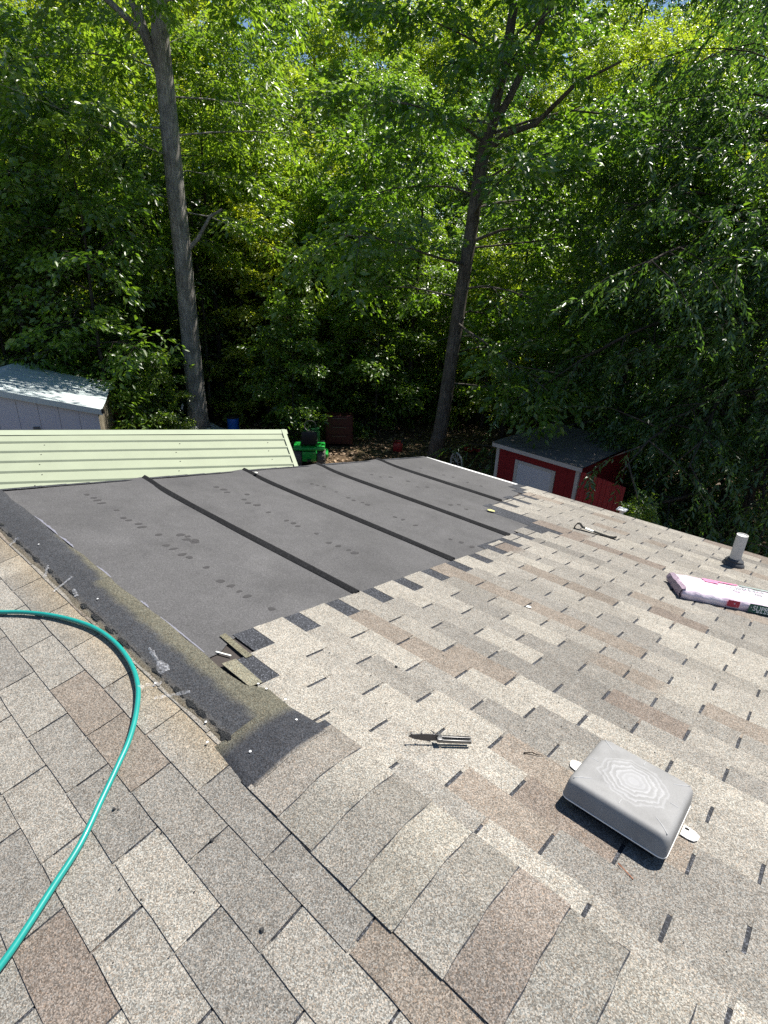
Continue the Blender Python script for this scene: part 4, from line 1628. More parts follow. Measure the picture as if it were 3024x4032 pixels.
# red shed on the right
rs = thing('red_shed', 'barn red shed with a white door and a grey flat roof under the trees', 'shed', frame((-5.90, 9.82, GZ), (0.996, -0.088)))
RL, RH, RD = 1.95, 1.80, 2.3
nb = 8
for k in range(nb):
    xa, xb = RL * k / nb + 0.003, RL * (k + 1) / nb - 0.003
    if xb > 0.55 and xa < 1.42:
        continue
    b = MB()
    b.box(xa, xb, 0.0, 0.02, -0.05, RH - 0.02)
    b.build('siding_board', M['red_wall'], rs)
b = MB()
b.box(0.47, 1.48, 0.001, 0.02, 1.60, RH - 0.02)
b.box(0.0, RL, 0.022, 0.06, -0.05, RH - 0.03)
b.box(0.0, RL, RD - 0.04, RD, -0.05, RH - 0.03)
b.box(0.0, 0.03, 0.065, RD - 0.045, -0.05, RH - 0.03)
b.box(RL - 0.03, RL, 0.065, RD - 0.045, -0.05, RH - 0.03)
b.build('wall', M['red_wall'], rs)
b = MB()
b.box(0.56, 1.38, -0.012, 0.018, 0.04, 1.54)
do = b.build('door', M['door_white'], rs)
b = MB()
b.box(1.27, 1.30, -0.05, -0.0125, 0.80, 0.92)
b.build('handle', M['dark_steel'], do)
b = MB()
b.box(0.485, 0.558, -0.02, 0.01, 0.0, 1.60)
b.box(1.382, 1.455, -0.02, 0.01, 0.0, 1.60)
b.box(0.560, 1.380, -0.02, 0.01, 1.542, 1.60)
b.build('door_frame', M['trim_grey'], rs)
for xa in (-0.022, RL - 0.05):
    b = MB()
    b.box(xa, xa + 0.072, -0.024, 0.05, -0.05, RH - 0.02)
    b.build('corner_trim', M['trim_grey'], rs)
b = MB()
b.box(-0.10, RL + 0.10, -0.10, -0.075, RH - 0.03, RH + 0.055)
b.build('fascia', M['trim_grey'], rs)
V, F = [], []
for i in range(9):
    for q in range(9):
        x, y_ = -0.11 + (RL + 0.22) * i / 8, -0.11 + (RD + 0.2) * q / 8
        V.append((x, y_, RH + 0.062 + 0.05 * q / 8 + 0.006 * math.sin(i * 2 + q * 1.3)))
for i in range(8):
    for q in range(8):
        a_ = i * 9 + q
        F.append((a_, a_ + 9, a_ + 10, a_ + 1))
link('roof', mesh_np('roof', V, F, M['shed_roof']), rs)
b = MB()
b.add([(RL + 0.03, 0.05, RH - 0.06), (RL + 0.95, 0.05, RH - 0.12), (RL + 0.95, -0.10, 0.0), (RL + 0.03, -0.10, 0.0)], [(0, 3, 2, 1)])
lt = b.build('lean_to', M['red_metal'], rs)
for k in range(9):
    x = RL + 0.075 + 0.10 * k
    b = MB()
    zt = RH - 0.06 - 0.06 * (0.045 + 0.1 * k) / 0.92
    pr = [(-0.022, 0), (-0.009, -0.02), (0.009, -0.02), (0.022, 0)]
    b.add([(x + a, 0.05 + h - 0.002, zt) for a, h in pr] + [(x + a, -0.10 + h - 0.002, 0.0) for a, h in pr], [(i, i + 4, i + 5, i + 1) for i in range(3)])
    b.build('rib', M['red_metal'], lt)

# riding mower seen from behind
mw_dir = Vector((11.5, -10.0, 0)).normalized()
mo = thing('riding_mower', 'green riding mower with dusty tyres parked rear end towards the carport', 'mower', frame((-11.45, 9.15, gz(-11.45, 9.15)), (0.70, 0.72)))


def wheel(x, y_, r, w, name='wheel'):
    b = MB()
    mw = Matrix.Translation((x, y_, r)) @ Matrix.Rotation(math.radians(90), 4, 'Y')
    prof = [(r * 0.45, -w / 2), (r * 0.86, -w / 2), (r * 0.97, -w * 0.36), (r, -w * 0.15), (r, w * 0.15), (r * 0.97, w * 0.36), (r * 0.86, w / 2), (r * 0.45, w / 2)]
    b.lathe(prof, 22, mw)
    wo = b.build(name, M['tyre'], mo, smooth=True)
    b = MB()
    b.lathe([(0, -w * 0.3), (r * 0.46, -w * 0.4), (r * 0.46, w * 0.4), (0, w * 0.3)], 18, mw)
    b.build('rim', M['yellow'], wo)
    b = MB()
    for q in range(16):
        a_ = 2 * math.pi * q / 16
        b.box(-w * 0.42, w * 0.42, -0.012, 0.012, r - 0.006, r + 0.012, Matrix.Translation((x, y_, r)) @ Matrix.Rotation(a_, 4, 'X'))
    b.build('tread', M['tyre'], wo)


wheel(-0.33, 0.25, 0.25, 0.24)
wheel(0.33, 0.25, 0.25, 0.24)
wheel(-0.33, 1.35, 0.19, 0.16, 'front_wheel')
wheel(0.33, 1.35, 0.19, 0.16, 'front_wheel')
b = MB()
b.box(-0.44, 0.44, -0.02, 0.50, 0.50, 0.60, bev=0.045)
b.box(-0.44, -0.20, 0.0, 0.46, 0.56, 0.64, bev=0.035)
b.box(0.20, 0.44, 0.0, 0.46, 0.56, 0.64, bev=0.035)
b.build('fender', M['mower_green'], mo, smooth=True)
b = MB()
b.box(-0.20, 0.20, -0.04, 0.02, 0.20, 0.485, bev=0.015)
b.build('rear_plate', M['mower_green'], mo, smooth=True)
b = MB()
b.box(-0.15, 0.15, 0.03, 1.5, 0.16, 0.42, bev=0.02)
b.box(-0.05, 0.05, -0.16, -0.04, 0.24, 0.28)
b.build('chassis', M['black_plastic'], mo, smooth=True)
b = MB()
b.box(-0.23, 0.23, 0.10, 0.50, 0.64, 0.74, bev=0.04)
b.box(-0.22, 0.22, 0.06, 0.16, 0.70, 1.04, bev=0.045)
b.build('seat', M['black_plastic'], mo, smooth=True)
b = MB()
b.box(-0.26, 0.26, 0.95, 1.62, 0.42, 0.78, bev=0.07)
b.build('hood', m_plain('shaded_hood_green', (0.012, 0.11, 0.03), 0.5), mo, smooth=True)  # mower green darkened: the hood's shade is in its colour
b = MB()
b.tube([(0, 0.98, 0.80), (0, 0.80, 1.0)], 0.02, 8)
st = b.build('steering_column', M['black_plastic'], mo)
b = MB()
ringp = [(0.17 * math.cos(a_), 0.79 + 0.10 * math.sin(a_), 1.01 + 0.13 * math.sin(a_)) for a_ in [2 * math.pi * q / 18 for q in range(19)]]
b.tube(ringp, 0.014, 6, False)
b.build('steering_wheel', M['black_plastic'], st)
b = MB()
b.box(-0.52, 0.52, 0.55, 1.10, 0.10, 0.24, bev=0.04)
b.build('mower_deck', M['mower_green'], mo, smooth=True)

# dark red cabinet
cb = thing('tool_cabinet', 'dark red metal cabinet standing in shade beyond the mower', 'cabinet', frame((-12.5, 10.75, gz(-12.1, 11.1)), (0.72, 0.69)))
b = MB()
b.box(0, 0.85, 0, 0.5, 0.08, 0.98, bev=0.012)
b.build('body', M['dark_red'], cb)
for k in range(3):
    b = MB()
    b.box(0.03, 0.82, -0.014, -0.001, 0.12 + 0.285 * k, 0.385 + 0.285 * k, bev=0.005)
    dr = b.build('drawer', M['dark_red'], cb)
    b = MB()
    b.box(0.2, 0.65, -0.035, -0.015, 0.33 + 0.285 * k, 0.352 + 0.285 * k)
    b.build('handle', M['dark_steel'], dr)
for x in (0.06, 0.79):
    b = MB()
    b.box(x - 0.03, x + 0.03, 0.05, 0.45, 0.0, 0.079)
    b.build('foot', M['black_plastic'], cb)

# blue drum, gas can, bucket, kettle-like garden machine, pole, cart wheel
bl_ = thing('plastic_drum', 'small bright blue plastic drum right of the tall oak trunk', 'drum', Matrix.Translation((-15.6, 9.48, gz(-15.6, 9.48))))
b = MB()
b.lathe([(0, 0), (0.17, 0), (0.185, 0.03), (0.19, 0.2), (0.183, 0.22), (0.19, 0.24), (0.19, 0.50), (0.18, 0.53)], 22)
b.build('body', M['blue'], bl_, smooth=True)
b = MB()
b.lathe([(0.182, 0.52), (0.195, 0.53), (0.195, 0.58), (0.17, 0.60), (0, 0.60)], 22)
b.build('lid', M['black_plastic'], bl_, smooth=True)

gc = thing('gas_can', 'small red gas can on the leaf litter left of the leaning oak', 'gas can', frame((-10.55, 11.95, gz(-10.5, 12)), (0.7, 0.7)))
b = MB()
b.box(-0.14, 0.14, -0.09, 0.09, 0, 0.27, bev=0.03)
b.build('body', M['red_paint'], gc, smooth=True)
b = MB()
b.tube([(-0.08, 0, 0.27), (-0.08, 0, 0.33), (0.08, 0, 0.33), (0.08, 0, 0.27)], 0.015, 6)
b.build('handle', M['red_paint'], gc)
b = MB()
b.tube([(0.11, 0, 0.26), (0.17, 0, 0.36), (0.22, 0, 0.38)], [0.022, 0.014, 0.01], 8)
b.build('spout', M['black_plastic'], gc)

bk = thing('bucket', 'white bucket tipped among clutter left of the tall oak trunk', 'bucket', Matrix.Translation((-17.15, 7.55, gz(-17.1, 7.5) + 0.42)) @ Matrix.Rotation(0.9, 4, 'X'))
b = MB()
b.lathe([(0, 0), (0.115, 0), (0.14, 0.30), (0.147, 0.30), (0.147, 0.325), (0.135, 0.325), (0.112, 0.01), (0, 0.01)], 20)
b.build('body', M['white'], bk, smooth=True)
b = MB()
b.tube([(0.147 * math.cos(a_), 0.147 * math.sin(a_) * 0.3 - 0.0, 0.31 + 0.14 * math.sin(a_)) for a_ in [math.pi * q / 10 for q in range(11)]], 0.004, 5)
b.build('handle', M['steel'], bk)

bx = thing('storage_crate', 'dark plastic crate under the tipped white bucket', 'crate', frame((-17.4, 7.3, gz(-17.3, 7.4)), (0.6, 0.8)))
b = MB()
for z0 in (0.0, 0.13, 0.26):
    for a_ in ((0, 0.6, 0, 0.02), (0, 0.6, 0.40, 0.42), (0, 0.02, 0.02, 0.40), (0.58, 0.6, 0.02, 0.40)):
        b.box(a_[0], a_[1], a_[2], a_[3], z0, z0 + 0.10)
for x, y_ in ((0.0, 0.0), (0.57, 0.0), (0.0, 0.39), (0.57, 0.39)):
    b.box(x + 0.021, x + 0.025, y_ + 0.021 if y_ == 0 else y_ - 0.005, y_ + 0.026 if y_ == 0 else y_ + 0.009, 0, 0.36)
b.build('body', M['black_plastic'], bx)

gr = thing('garden_machine', 'black garden machine with a red domed cover behind the white shed', 'garden machine', frame((-17.95, 6.85, gz(-17.9, 6.8)), (0.4, 0.92)))
b = MB()
b.lathe([(0.0, 0.82), (0.10, 0.81), (0.19, 0.75), (0.24, 0.66), (0.255, 0.56), (0.25, 0.53)], 20)
b.build('domed_cover', M['red_paint'], gr, smooth=True)
b = MB()
b.box(-0.3, 0.95, -0.22, 0.22, 0.22, 0.52, bev=0.04)
b.build('body', M['black_plastic'], gr, smooth=True)
for x in (-0.15, 0.8):
    for y_ in (-0.26, 0.26):
        b = MB()
        b.lathe([(0.0, -0.03), (0.15, -0.03), (0.16, 0.0), (0.15, 0.03), (0.0, 0.03)], 16, Matrix.Translation((x, y_, 0.16)) @ Matrix.Rotation(math.radians(90), 4, 'X'))
        b.build('wheel', M['tyre'], gr, smooth=True)
b = MB()
b.tube([(0.9, -0.2, 0.45), (1.25, -0.2, 0.78), (1.25, 0.2, 0.78), (0.9, 0.2, 0.45)], 0.015, 6)
b.build('handle', M['dark_steel'], gr)

pl = thing('leaning_pole', 'white tipped dark pole leaning left of the tall oak trunk', 'pole', Matrix.Translation((-16.35, 7.95, gz(-16.3, 8))))
b = MB()
b.tube([(0, 0, 0), (0.05, 0.06, 0.45), (0.10, 0.13, 0.85)], [0.035, 0.03, 0.03], 8)
b.build('shaft', M['black_plastic'], pl)
b = MB()
b.tube([(0.10, 0.13, 0.851), (0.12, 0.155, 0.98), (0.13, 0.16, 1.02)], [0.036, 0.034, 0.015], 8)
b.build('tip', M['white'], pl)
b = MB()
b.tube([(0.12, 0.155, 0.99), (0.08, 0.14, 1.3)], [0.008, 0.005], 6)
b.build('rod', M['steel'], pl)

V, F = [], []
n = 26
rr = random.Random(8)
for k, (r_, z) in enumerate(((0.34, 0.62), (0.50, 0.45), (0.72, 0.22), (0.98, 0.06), (1.15, 0.01))):
    for q in range(n):
        a_ = 2 * math.pi * q / n
        f = 1 + 0.10 * math.sin(3 * a_ + k) + 0.09 * math.sin(7 * a_ + 2 * k) + rr.uniform(-0.03, 0.03)
        side = 0.75 + 0.25 * math.cos(a_ - math.radians(215))
        V.append((r_ * f * math.cos(a_), r_ * f * math.sin(a_), z * side * (1 + 0.15 * math.sin(5 * a_)) + 0.005))
for k in range(4):
    for q in range(n):
        q2 = (q + 1) % n
        F.append((k * n + q2, k * n + q, (k + 1) * n + q, (k + 1) * n + q2))
tag(link('tarp', mesh_np('tarp', V, F, M['tarp'], False), None, Matrix.Translation((-15.83, 8.38, gz(-15.8, 8.4)))), 'crumpled grey tarp heaped round the foot of the tall oak', 'tarp')

cw = thing('cart_wheel', 'pale rimmed cart wheel standing just past the far eave corner', 'wheel', frame((-8.15, 11.65, gz(-8.1, 11.6)), (0.75, -0.35)))
b = MB()
b.tube([(0.30 * math.cos(a_), 0, 0.34 + 0.30 * math.sin(a_)) for a_ in [2 * math.pi * q / 28 for q in range(29)]], 0.028, 8, False)
b.build('rim', M['trim_grey'], cw, smooth=True)
for q in range(6):
    a_ = math.pi * q / 6
    b = MB()
    b.tube([(0.28 * math.cos(a_), 0.004 * q - 0.01, 0.34 + 0.28 * math.sin(a_)), (-0.28 * math.cos(a_), 0.004 * q - 0.01, 0.34 - 0.28 * math.sin(a_))], 0.010, 6)
    b.build('spoke', M['trim_grey'], cw)
b = MB()
b.lathe([(0, -0.06), (0.05, -0.06), (0.05, 0.06), (0, 0.06)], 12, Matrix.Translation((0, 0, 0.34)) @ Matrix.Rotation(math.radians(90), 4, 'X'))
b.build('hub', M['dark_steel'], cw)

for (x, y_, s_, lab) in ((-8.55, 11.6, 0.22, 'crumpled red plastic sheet on the ground right of the leaning oak'), (-8.9, 13.6, 0.25, 'crumpled red scrap further back in the litter right of the leaning oak')):
    V, F = [], []
    for i in range(6):
        for q in range(6):
            V.append(((i / 5 - 0.5) * 2 * s_, (q / 5 - 0.5) * 1.3 * s_, rr.uniform(0.02, 0.16)))
    F = [(i * 6 + q, (i + 1) * 6 + q, (i + 1) * 6 + q + 1, i * 6 + q + 1) for i in range(5) for q in range(5)]
    tag(link('plastic_sheet', mesh_np('plastic_sheet', V, F, M['red_paint']), None, frame((x, y_, gz(x, y_)), (0.8, 0.5))), lab, 'plastic sheet')

wp = thing('capped_post', 'white post with a small flat cap just past the eave', 'post', Matrix.Translation((-2.55, 8.1, gz(-2.5, 8.1))))
b = MB()
b.box(-0.025, 0.025, -0.025, 0.025, -0.05, 1.83)
b.build('post', M['white'], wp)
b = MB()
b.box(-0.075, 0.075, -0.075, 0.075, 1.832, 1.85)
b.build('cap', M['white'], wp)

# ------------------------------------------------------------------ woods
UPV = np.array([0, 0, 1.0])


def nrmz(a):
    return a / np.maximum(1e-9, np.linalg.norm(a, axis=-1, keepdims=True))


def leaf_arrays(o_, d, nl, Ls, L, W, droop, rng, flat=0.45, pinnate=False):
    """sprays of leaves: o_ (N,3) twig bases, d (N,3) twig directions -> verts, tris, tones"""
    N = len(o_)
    t = rng.uniform(0.05, 1.0, (N, nl))
    if pinnate:
        t = np.tile(np.linspace(0.12, 1.0, nl), (N, 1))
    lat = nrmz(np.cross(d, UPV) + 1e-6)
    side = np.where(np.arange(nl) % 2 == 0, 1.0, -1.0)[None, :]
    dr = np.broadcast_to(d[:, None, :], (N, nl, 3))
    Lsx = Ls * rng.uniform(0.7, 1.3, (N, 1, 1))
    sag = -UPV * (t[..., None] ** 2) * droop * Lsx * 0.8
    pos = o_[:, None, :] + dr * t[..., None] * Lsx + sag
    if not pinnate:
        pos = pos + rng.normal(0, 0.10 * Ls, (N, nl, 3)) + lat[:, None, :] * side[..., None] * rng.uniform(0, 0.42, (N, nl, 1)) * Ls
    ax = nrmz(dr * rng.uniform(0.2, 0.9, (N, nl, 1)) + lat[:, None, :] * side[..., None] * rng.uniform(0.4, 1.0, (N, nl, 1)) - UPV * droop * rng.uniform(0.3, 1.2, (N, nl, 1)) + rng.normal(0, 0.25, (N, nl, 3)))
    nr = nrmz(UPV + rng.normal(0, flat, (N, nl, 3)))
    wv = nrmz(np.cross(ax, nr))
    nr = np.cross(wv, ax)
    sz = rng.uniform(0.65, 1.25, (N, nl, 1))
    Lx, Wx = L * sz, W * sz
    v0 = pos
    v1 = pos + ax * Lx * 0.48 + wv * Wx * 0.5 + nr * Wx * 0.16
    v2 = pos + ax * Lx - nr * Lx * 0.10
    v3 = pos + ax * Lx * 0.48 - wv * Wx * 0.5 + nr * Wx * 0.16
    V = np.stack([v0, v1, v2, v3], 2).reshape(-1, 3)
    n = N * nl
    b_ = (np.arange(n) * 4)[:, None]
    F = np.concatenate([b_ + np.array([[0, 1, 2]]), b_ + np.array([[0, 2, 3]])], 1).reshape(-1, 3)
    tone = np.clip(rng.uniform(0.0, 1.0, (N, 1)) * 0.6 + rng.uniform(0, 0.4, (N, nl)), 0, 1)
    tone = np.repeat(tone.reshape(-1), 4)
    return V, F, np.stack([tone, tone, tone], 1)


def make_tree(seed, H, R_, h0, nlimb, nsub, nspr, nl, Ls, L, W, droop, trunk_r, path=None, up=(0.25, 0.9), profile='oval', pinnate=False, keep=None, limb_az=None, lk=1.0):
    """returns (trunk MB, limb MB, crown arrays); base at the origin unless a path is given"""
    rng = np.random.default_rng(seed)
    tb, lb = MB(), MB()
    if path is None:
        k = 9
        path = [Vector((0.012 * H * math.sin(seed + i * 0.9) * i / k, 0.012 * H * math.cos(seed * 1.7 + i * 1.1) * i / k, H * 0.96 * i / (k - 1) - 0.1)) for i in range(k)]
    path = [Vector(p) for p in path]
    rs = [max(0.015, trunk_r * (1 - 0.9 * (i / (len(path) - 1)) ** 1.3)) for i in range(len(path))]
    rs[0] *= 1.25
    tb.tube(path, rs, 12)
    zs = [p.z for p in path]

    def at(z):
        for i in range(len(path) - 1):
            if zs[i] <= z <= zs[i + 1]:
                f = (z - zs[i]) / (zs[i + 1] - zs[i])
                return path[i].lerp(path[i + 1], f), rs[i] + (rs[i + 1] - rs[i]) * f
        return path[-1], rs[-1]
    O, D = [], []
    az = rng.uniform(0, 6.28)
    for i in range(nlimb):
        f = (i + rng.uniform(0.1, 0.9)) / nlimb
        z = path[0].z + h0 * H + f * (0.97 - h0) * H
        p, r = at(z)
        az += 2.4 + rng.uniform(-0.4, 0.4)
        if limb_az is not None:
            az = limb_az(i, f, rng)
        if profile == 'oval':
            ln = R_ * (0.35 + 0.65 * math.sin(math.pi * min(1, (f * 0.8 + 0.16)))) * rng.uniform(0.75, 1.15)
        elif profile == 'cone':
            ln = R_ * (1.0 - 0.85 * f) * rng.uniform(0.8, 1.15)
        else:
            ln = R_ * (1.0 - 0.45 * f) * rng.uniform(0.75, 1.2)
        el = up[0] + (up[1] - up[0]) * f + rng.uniform(-0.15, 0.15)
        d0 = Vector((math.cos(az) * math.cos(el), math.sin(az) * math.cos(el), math.sin(el)))
        pts = [p]
        dd = d0.copy()
        for q in range(5):
            dd = (dd + Vector((rng.normal(0, 0.12), rng.normal(0, 0.12), rng.normal(-0.05 - 0.10 * droop, 0.08)))).normalized()
            pts.append(pts[-1] + dd * ln / 5)
        if keep is not None and not keep(np.array([tuple(pts[2]), tuple(pts[4]), tuple(pts[5])])).all():
            continue
        lr = min(r * 0.5, 0.012 + ln * 0.011) * lk
        lb.tube(pts, [max(0.008, lr * (1 - 0.85 * q / 5)) for q in range(6)], 6, False)
        for s in range(nsub):
            t_ = 0.10 + 0.90 * (s + rng.uniform(0, 1)) / nsub
            q = min(4, int(t_ * 5))
            bp = pts[q].lerp(pts[q + 1], t_ * 5 - q)
            ld = (pts[q + 1] - pts[q]).normalized()
            sg = 1 if s % 2 else -1
            lat = ld.cross(Vector((0, 0, 1)))
            if lat.length < 0.05:
                lat = Vector((1, 0, 0))
            lat.normalize()
            sd = (ld * rng.uniform(0.3, 0.9) + lat * sg * rng.uniform(0.4, 1.0) + Vector((rng.normal(0, 0.15), rng.normal(0, 0.15), rng.uniform(-0.55, 0.85) - droop * 0.3))).normalized()
            sl = ln * rng.uniform(0.22, 0.42) * (1.15 - 0.5 * t_) + 0.25
            p2 = bp + sd * sl * 0.55
            p3 = p2 + (sd + Vector((0, 0, -0.15 - 0.3 * droop))).normalized() * sl * 0.45
            lb.tube([bp, p2, p3], [max(0.006, lr * 0.35), 0.007, 0.004], 4, False)
            for w in range(nspr):
                u = (w + rng.uniform(0.2, 1.0)) / nspr
                sp = bp.lerp(p2, u / 0.55) if u < 0.55 else p2.lerp(p3, min(1, (u - 0.55) / 0.45))
                a2 = rng.uniform(-1.2, 1.2)
                dv = Vector((sd.x * math.cos(a2) - sd.y * math.sin(a2), sd.x * math.sin(a2) + sd.y * math.cos(a2), sd.z * 0.5 + rng.uniform(-0.75, 0.55) - 0.35 * droop)).normalized()
                O.append(tuple(sp))
                D.append(tuple(dv))
    O, D = np.array(O), np.array(D)
    if keep is not None:
        k_ = keep(O)
        O, D = O[k_], D[k_]
    return tb, lb, leaf_arrays(O, D, nl, Ls, L, W, droop, rng, 0.75, pinnate)


SX, SY, SZ = SUN


def sun_clear(O, off=(0, 0, 0)):
    """branches that would have shaded the open roofs are missing, as above any clearing"""
    P_ = O + np.array(off)
    out = np.ones(len(P_), bool)
    for zz, x0, x1, y0, y1 in ((-0.4, -4.6, 4.0, -3.2, 5.2), (-1.2, -10.2, -5.4, -2.5, 5.6)):
        s = (P_[:, 2] - zz) / SZ
        x = P_[:, 0] - SX * s
        y = P_[:, 1] - SY * s
        out &= ~((x > x0) & (x < x1) & (y > y0) & (y < y1))
    s = (P_[:, 2] - GZ) / SZ
    x, y = P_[:, 0] - SX * s, P_[:, 1] - SY * s
    out &= ~((x > -12.6) & (x < -8.6) & (y > 8.4) & (y < 11.0) & (np.sin(P_[:, 0] * 3.1) * np.cos(P_[:, 1] * 2.7 + P_[:, 2]) < 0.45))
    return out


def clear_of_trunk(O, off, az0=-60.0, half=2.6, D0=18.6, zmax=10.2):
    """the tall oak's bole stays bare on the yard side below its fork"""
    P_ = O + np.array(off) - np.array(CAM)
    az = np.degrees(np.arctan2(P_[:, 0], P_[:, 1]))
    D = np.hypot(P_[:, 0], P_[:, 1])
    return ~((np.abs(az - az0) < half) & (D < D0) & (O[:, 2] < zmax))


def tree_parts(name, res, bark, leaf):
    tb, lb, (V, F, T) = res
    mt = mesh_np(name + '_trunk', tb.v, tb.f, bark, True)
    ml = mesh_np(name + '_limbs', lb.v, lb.f, bark, True)
    mc = mesh_np(name + '_crown', V, F, leaf, False, T)
    return mt, ml, mc


def plant(name, parts, label, cat, mw, group=None):
    t = thing(name, label, cat, mw, group)
    link('trunk', parts[0], t)
    link('branches', parts[1], t)
    link('crown', parts[2], t)
    return t


# the tall straight oak on the left
base = Vector((-15.83, 8.38, gz(-15.83, 8.38)))
path = [(0, 0, -0.2), (0.02, -0.02, 1.2), (0.0, 0.0, 3.0), (0.0, 0.02, 5.0), (0.01, 0.0, 7.0), (0.0, 0.02, 9.0), (0.02, 0.0, 10.2), (0.12, 0.04, 11.6), (0.2, 0.1, 14.0), (0.3, 0.2, 17.0)]
res = make_tree(11, 17.0, 5.2, 0.30, 34, 8, 5, 30, 0.62, 0.20, 0.09, 0.35, 0.29, path, (0.0, 0.9), 'oval', False, lambda O: sun_clear(O, base) & clear_of_trunk(O, base), None, 0.35)
rs_fix = res[0]
rs_fix.v, rs_fix.f, rs_fix.mi = [], [], []
rs_fix.tube([Vector(p) for p in path], [0.36, 0.29, 0.265, 0.25, 0.24, 0.225, 0.21, 0.17, 0.12, 0.04], 18)
# fork and stub limbs
fk = [(-0.02, 0.0, 9.3), (-0.30, -0.28, 10.4), (-0.45, -0.55, 11.6), (-0.7, -0.9, 13.5)]
res[1].tube([Vector(p) for p in fk], [0.13, 0.12, 0.10, 0.05], 10, False)
res[1].tube([Vector(p) for p in [(-0.25, -0.2, 10.2), (-0.9, -1.0, 11.0), (-1.5, -2.0, 11.2), (-2.2, -3.4, 11.0)]], [0.085, 0.07, 0.055, 0.03], 8, False)
res[1].tube([Vector(p) for p in [(0.1, 0.1, 5.4), (0.35, 0.35, 5.75), (0.55, 0.65, 6.3), (0.8, 0.9, 6.5)]], [0.07, 0.055, 0.045, 0.03], 8, False)
tw = MB()
tw.tube([Vector(p) for p in [(-0.2, -0.25, 2.9), (-0.05, -0.75, 2.65), (0.0, -1.05, 2.75)]], [0.016, 0.010, 0.005], 6)
tw.tube([Vector(p) for p in [(-0.1, -0.6, 2.7), (-0.15, -0.85, 2.45), (-0.2, -1.0, 2.15)]], [0.010, 0.008, 0.004], 6)
pt = tree_parts('oak', res, M['bark_oak'], M['leaf_oak'])
plant('oak_tree', pt, 'tall straight grey oak trunk standing behind the carport, forked at its top', 'tree', Matrix.Translation(base))
tw.build('dead_twig', M['dead_wood'], SC.objects['oak_tree'])

# the leaning oak
base2 = Vector((-9.1, 11.85, gz(-9.1, 11.85)))
path2 = [Vector(p) - base2 for p in [(-9.12, 11.83, GZ - 0.2), (-8.98, 11.95, -2.8), (-8.92, 12.0, -1.87), (-8.79, 12.09, 0.66), (-8.70, 12.15, 1.96), (-8.61, 12.21, 3.63), (-8.48, 12.29, 4.6), (-8.34, 12.38, 5.4), (-8.30, 12.42, 6.3), (-8.2, 12.5, 8.6), (-8.1, 12.7, 11.2)]]
res = make_tree(23, 15.2, 4.4, 0.16, 40, 8, 5, 30, 0.60, 0.18, 0.09, 0.3, 0.22, path2, (0.0, 0.9), 'oval', False, lambda O: sun_clear(O, base2) & clear_of_trunk(O, base2, -34.8, 2.0, 15.7, 8.0), None, 0.6)
res[0].v, res[0].f, res[0].mi = [], [], []
res[0].tube(path2, [0.27, 0.205, 0.19, 0.172, 0.162, 0.152, 0.135, 0.11, 0.10, 0.07, 0.03], 16)
B2 = lambda *p: Vector(p) - base2
res[1].tube([B2(-8.56, 12.24, 4.1), B2(-8.2, 12.5, 4.9), B2(-7.85, 12.8, 5.9), B2(-7.6, 13.0, 7.5)], [0.10, 0.085, 0.07, 0.04], 10, False)
res[1].tube([B2(-8.60, 12.21, 3.75), B2(-8.1, 12.3, 4.15), B2(-7.4, 12.4, 4.3), B2(-6.6, 12.4, 4.9), B2(-5.6, 12.2, 5.1)], [0.09, 0.075, 0.06, 0.045, 0.02], 8, False)
res[1].tube([B2(-8.72, 12.12, 1.9), B2(-8.0, 12.4, 2.2), B2(-7.3, 12.7, 2.3)], [0.045, 0.035, 0.015], 7, False)
M['bark_mid'] = m_bark('brown_grey_bark', (0.06, 0.052, 0.045), (0.19, 0.17, 0.145))
pt = tree_parts('leaning_oak', res, M['bark_mid'], M['leaf_oak'])
plant('oak_tree', pt, 'leaning oak with a forked trunk rising beyond the far eave corner', 'tree', Matrix.Translation(base2))

# feathery tree hanging over the red shed
base3 = Vector((-2.9, 14.6, gz(-2.9, 14.6)))
res = make_tree(35, 11.0, 5.8, 0.16, 64, 11, 6, 19, 0.50, 0.125, 0.045, 0.75, 0.16, None, (-0.15, 0.75), 'wide', True, lambda O: sun_clear(O, base3))
pt = tree_parts('feathery', res, M['bark_dark'], M['leaf_dark'])
plant('walnut_tree', pt, 'big dark feathery leaved tree drooping over the red shed', 'tree', Matrix.Translation(base3))
base3b = Vector((-1.4, 12.6, gz(-1.4, 12.6)))
res = make_tree(38, 6.6, 3.6, 0.10, 44, 10, 6, 19, 0.48, 0.12, 0.043, 0.8, 0.12, None, (-0.2, 0.7), 'wide', True, lambda O: sun_clear(O, base3b))
pt = tree_parts('feathery_small', res, M['bark_dark'], M['leaf_dark'])
plant('walnut_tree', pt, 'smaller feathery leaved tree at the right edge behind the vent pipe', 'tree', Matrix.Translation(base3b))

# trees repeated through the woods
PROTO = [
    tree_parts('wood_oak', make_tree(51, 17.0, 4.6, 0.16, 30, 8, 5, 28, 0.62, 0.18, 0.085, 0.3, 0.17, None, (0.0, 0.95), 'oval'), M['bark_dark'], M['leaf_oak']),
    tree_parts('wood_maple', make_tree(52, 15.5, 4.2, 0.12, 32, 8, 5, 28, 0.58, 0.15, 0.095, 0.3, 0.14, None, (0.0, 0.9), 'oval'), M['bark_dark'], M['leaf_light']),
    tree_parts('wood_elm', make_tree(53, 16.5, 4.4, 0.14, 30, 8, 5, 30, 0.60, 0.15, 0.07, 0.5, 0.15, None, (0.05, 0.9), 'oval'), M['bark_dark'], M['leaf_dark']),
    tree_parts('wood_gum', make_tree(54, 18.0, 3.8, 0.20, 30, 8, 5, 28, 0.58, 0.16, 0.10, 0.35, 0.17, None, (0.1, 1.0), 'oval'), M['bark_dark'], M['leaf_light']),
]
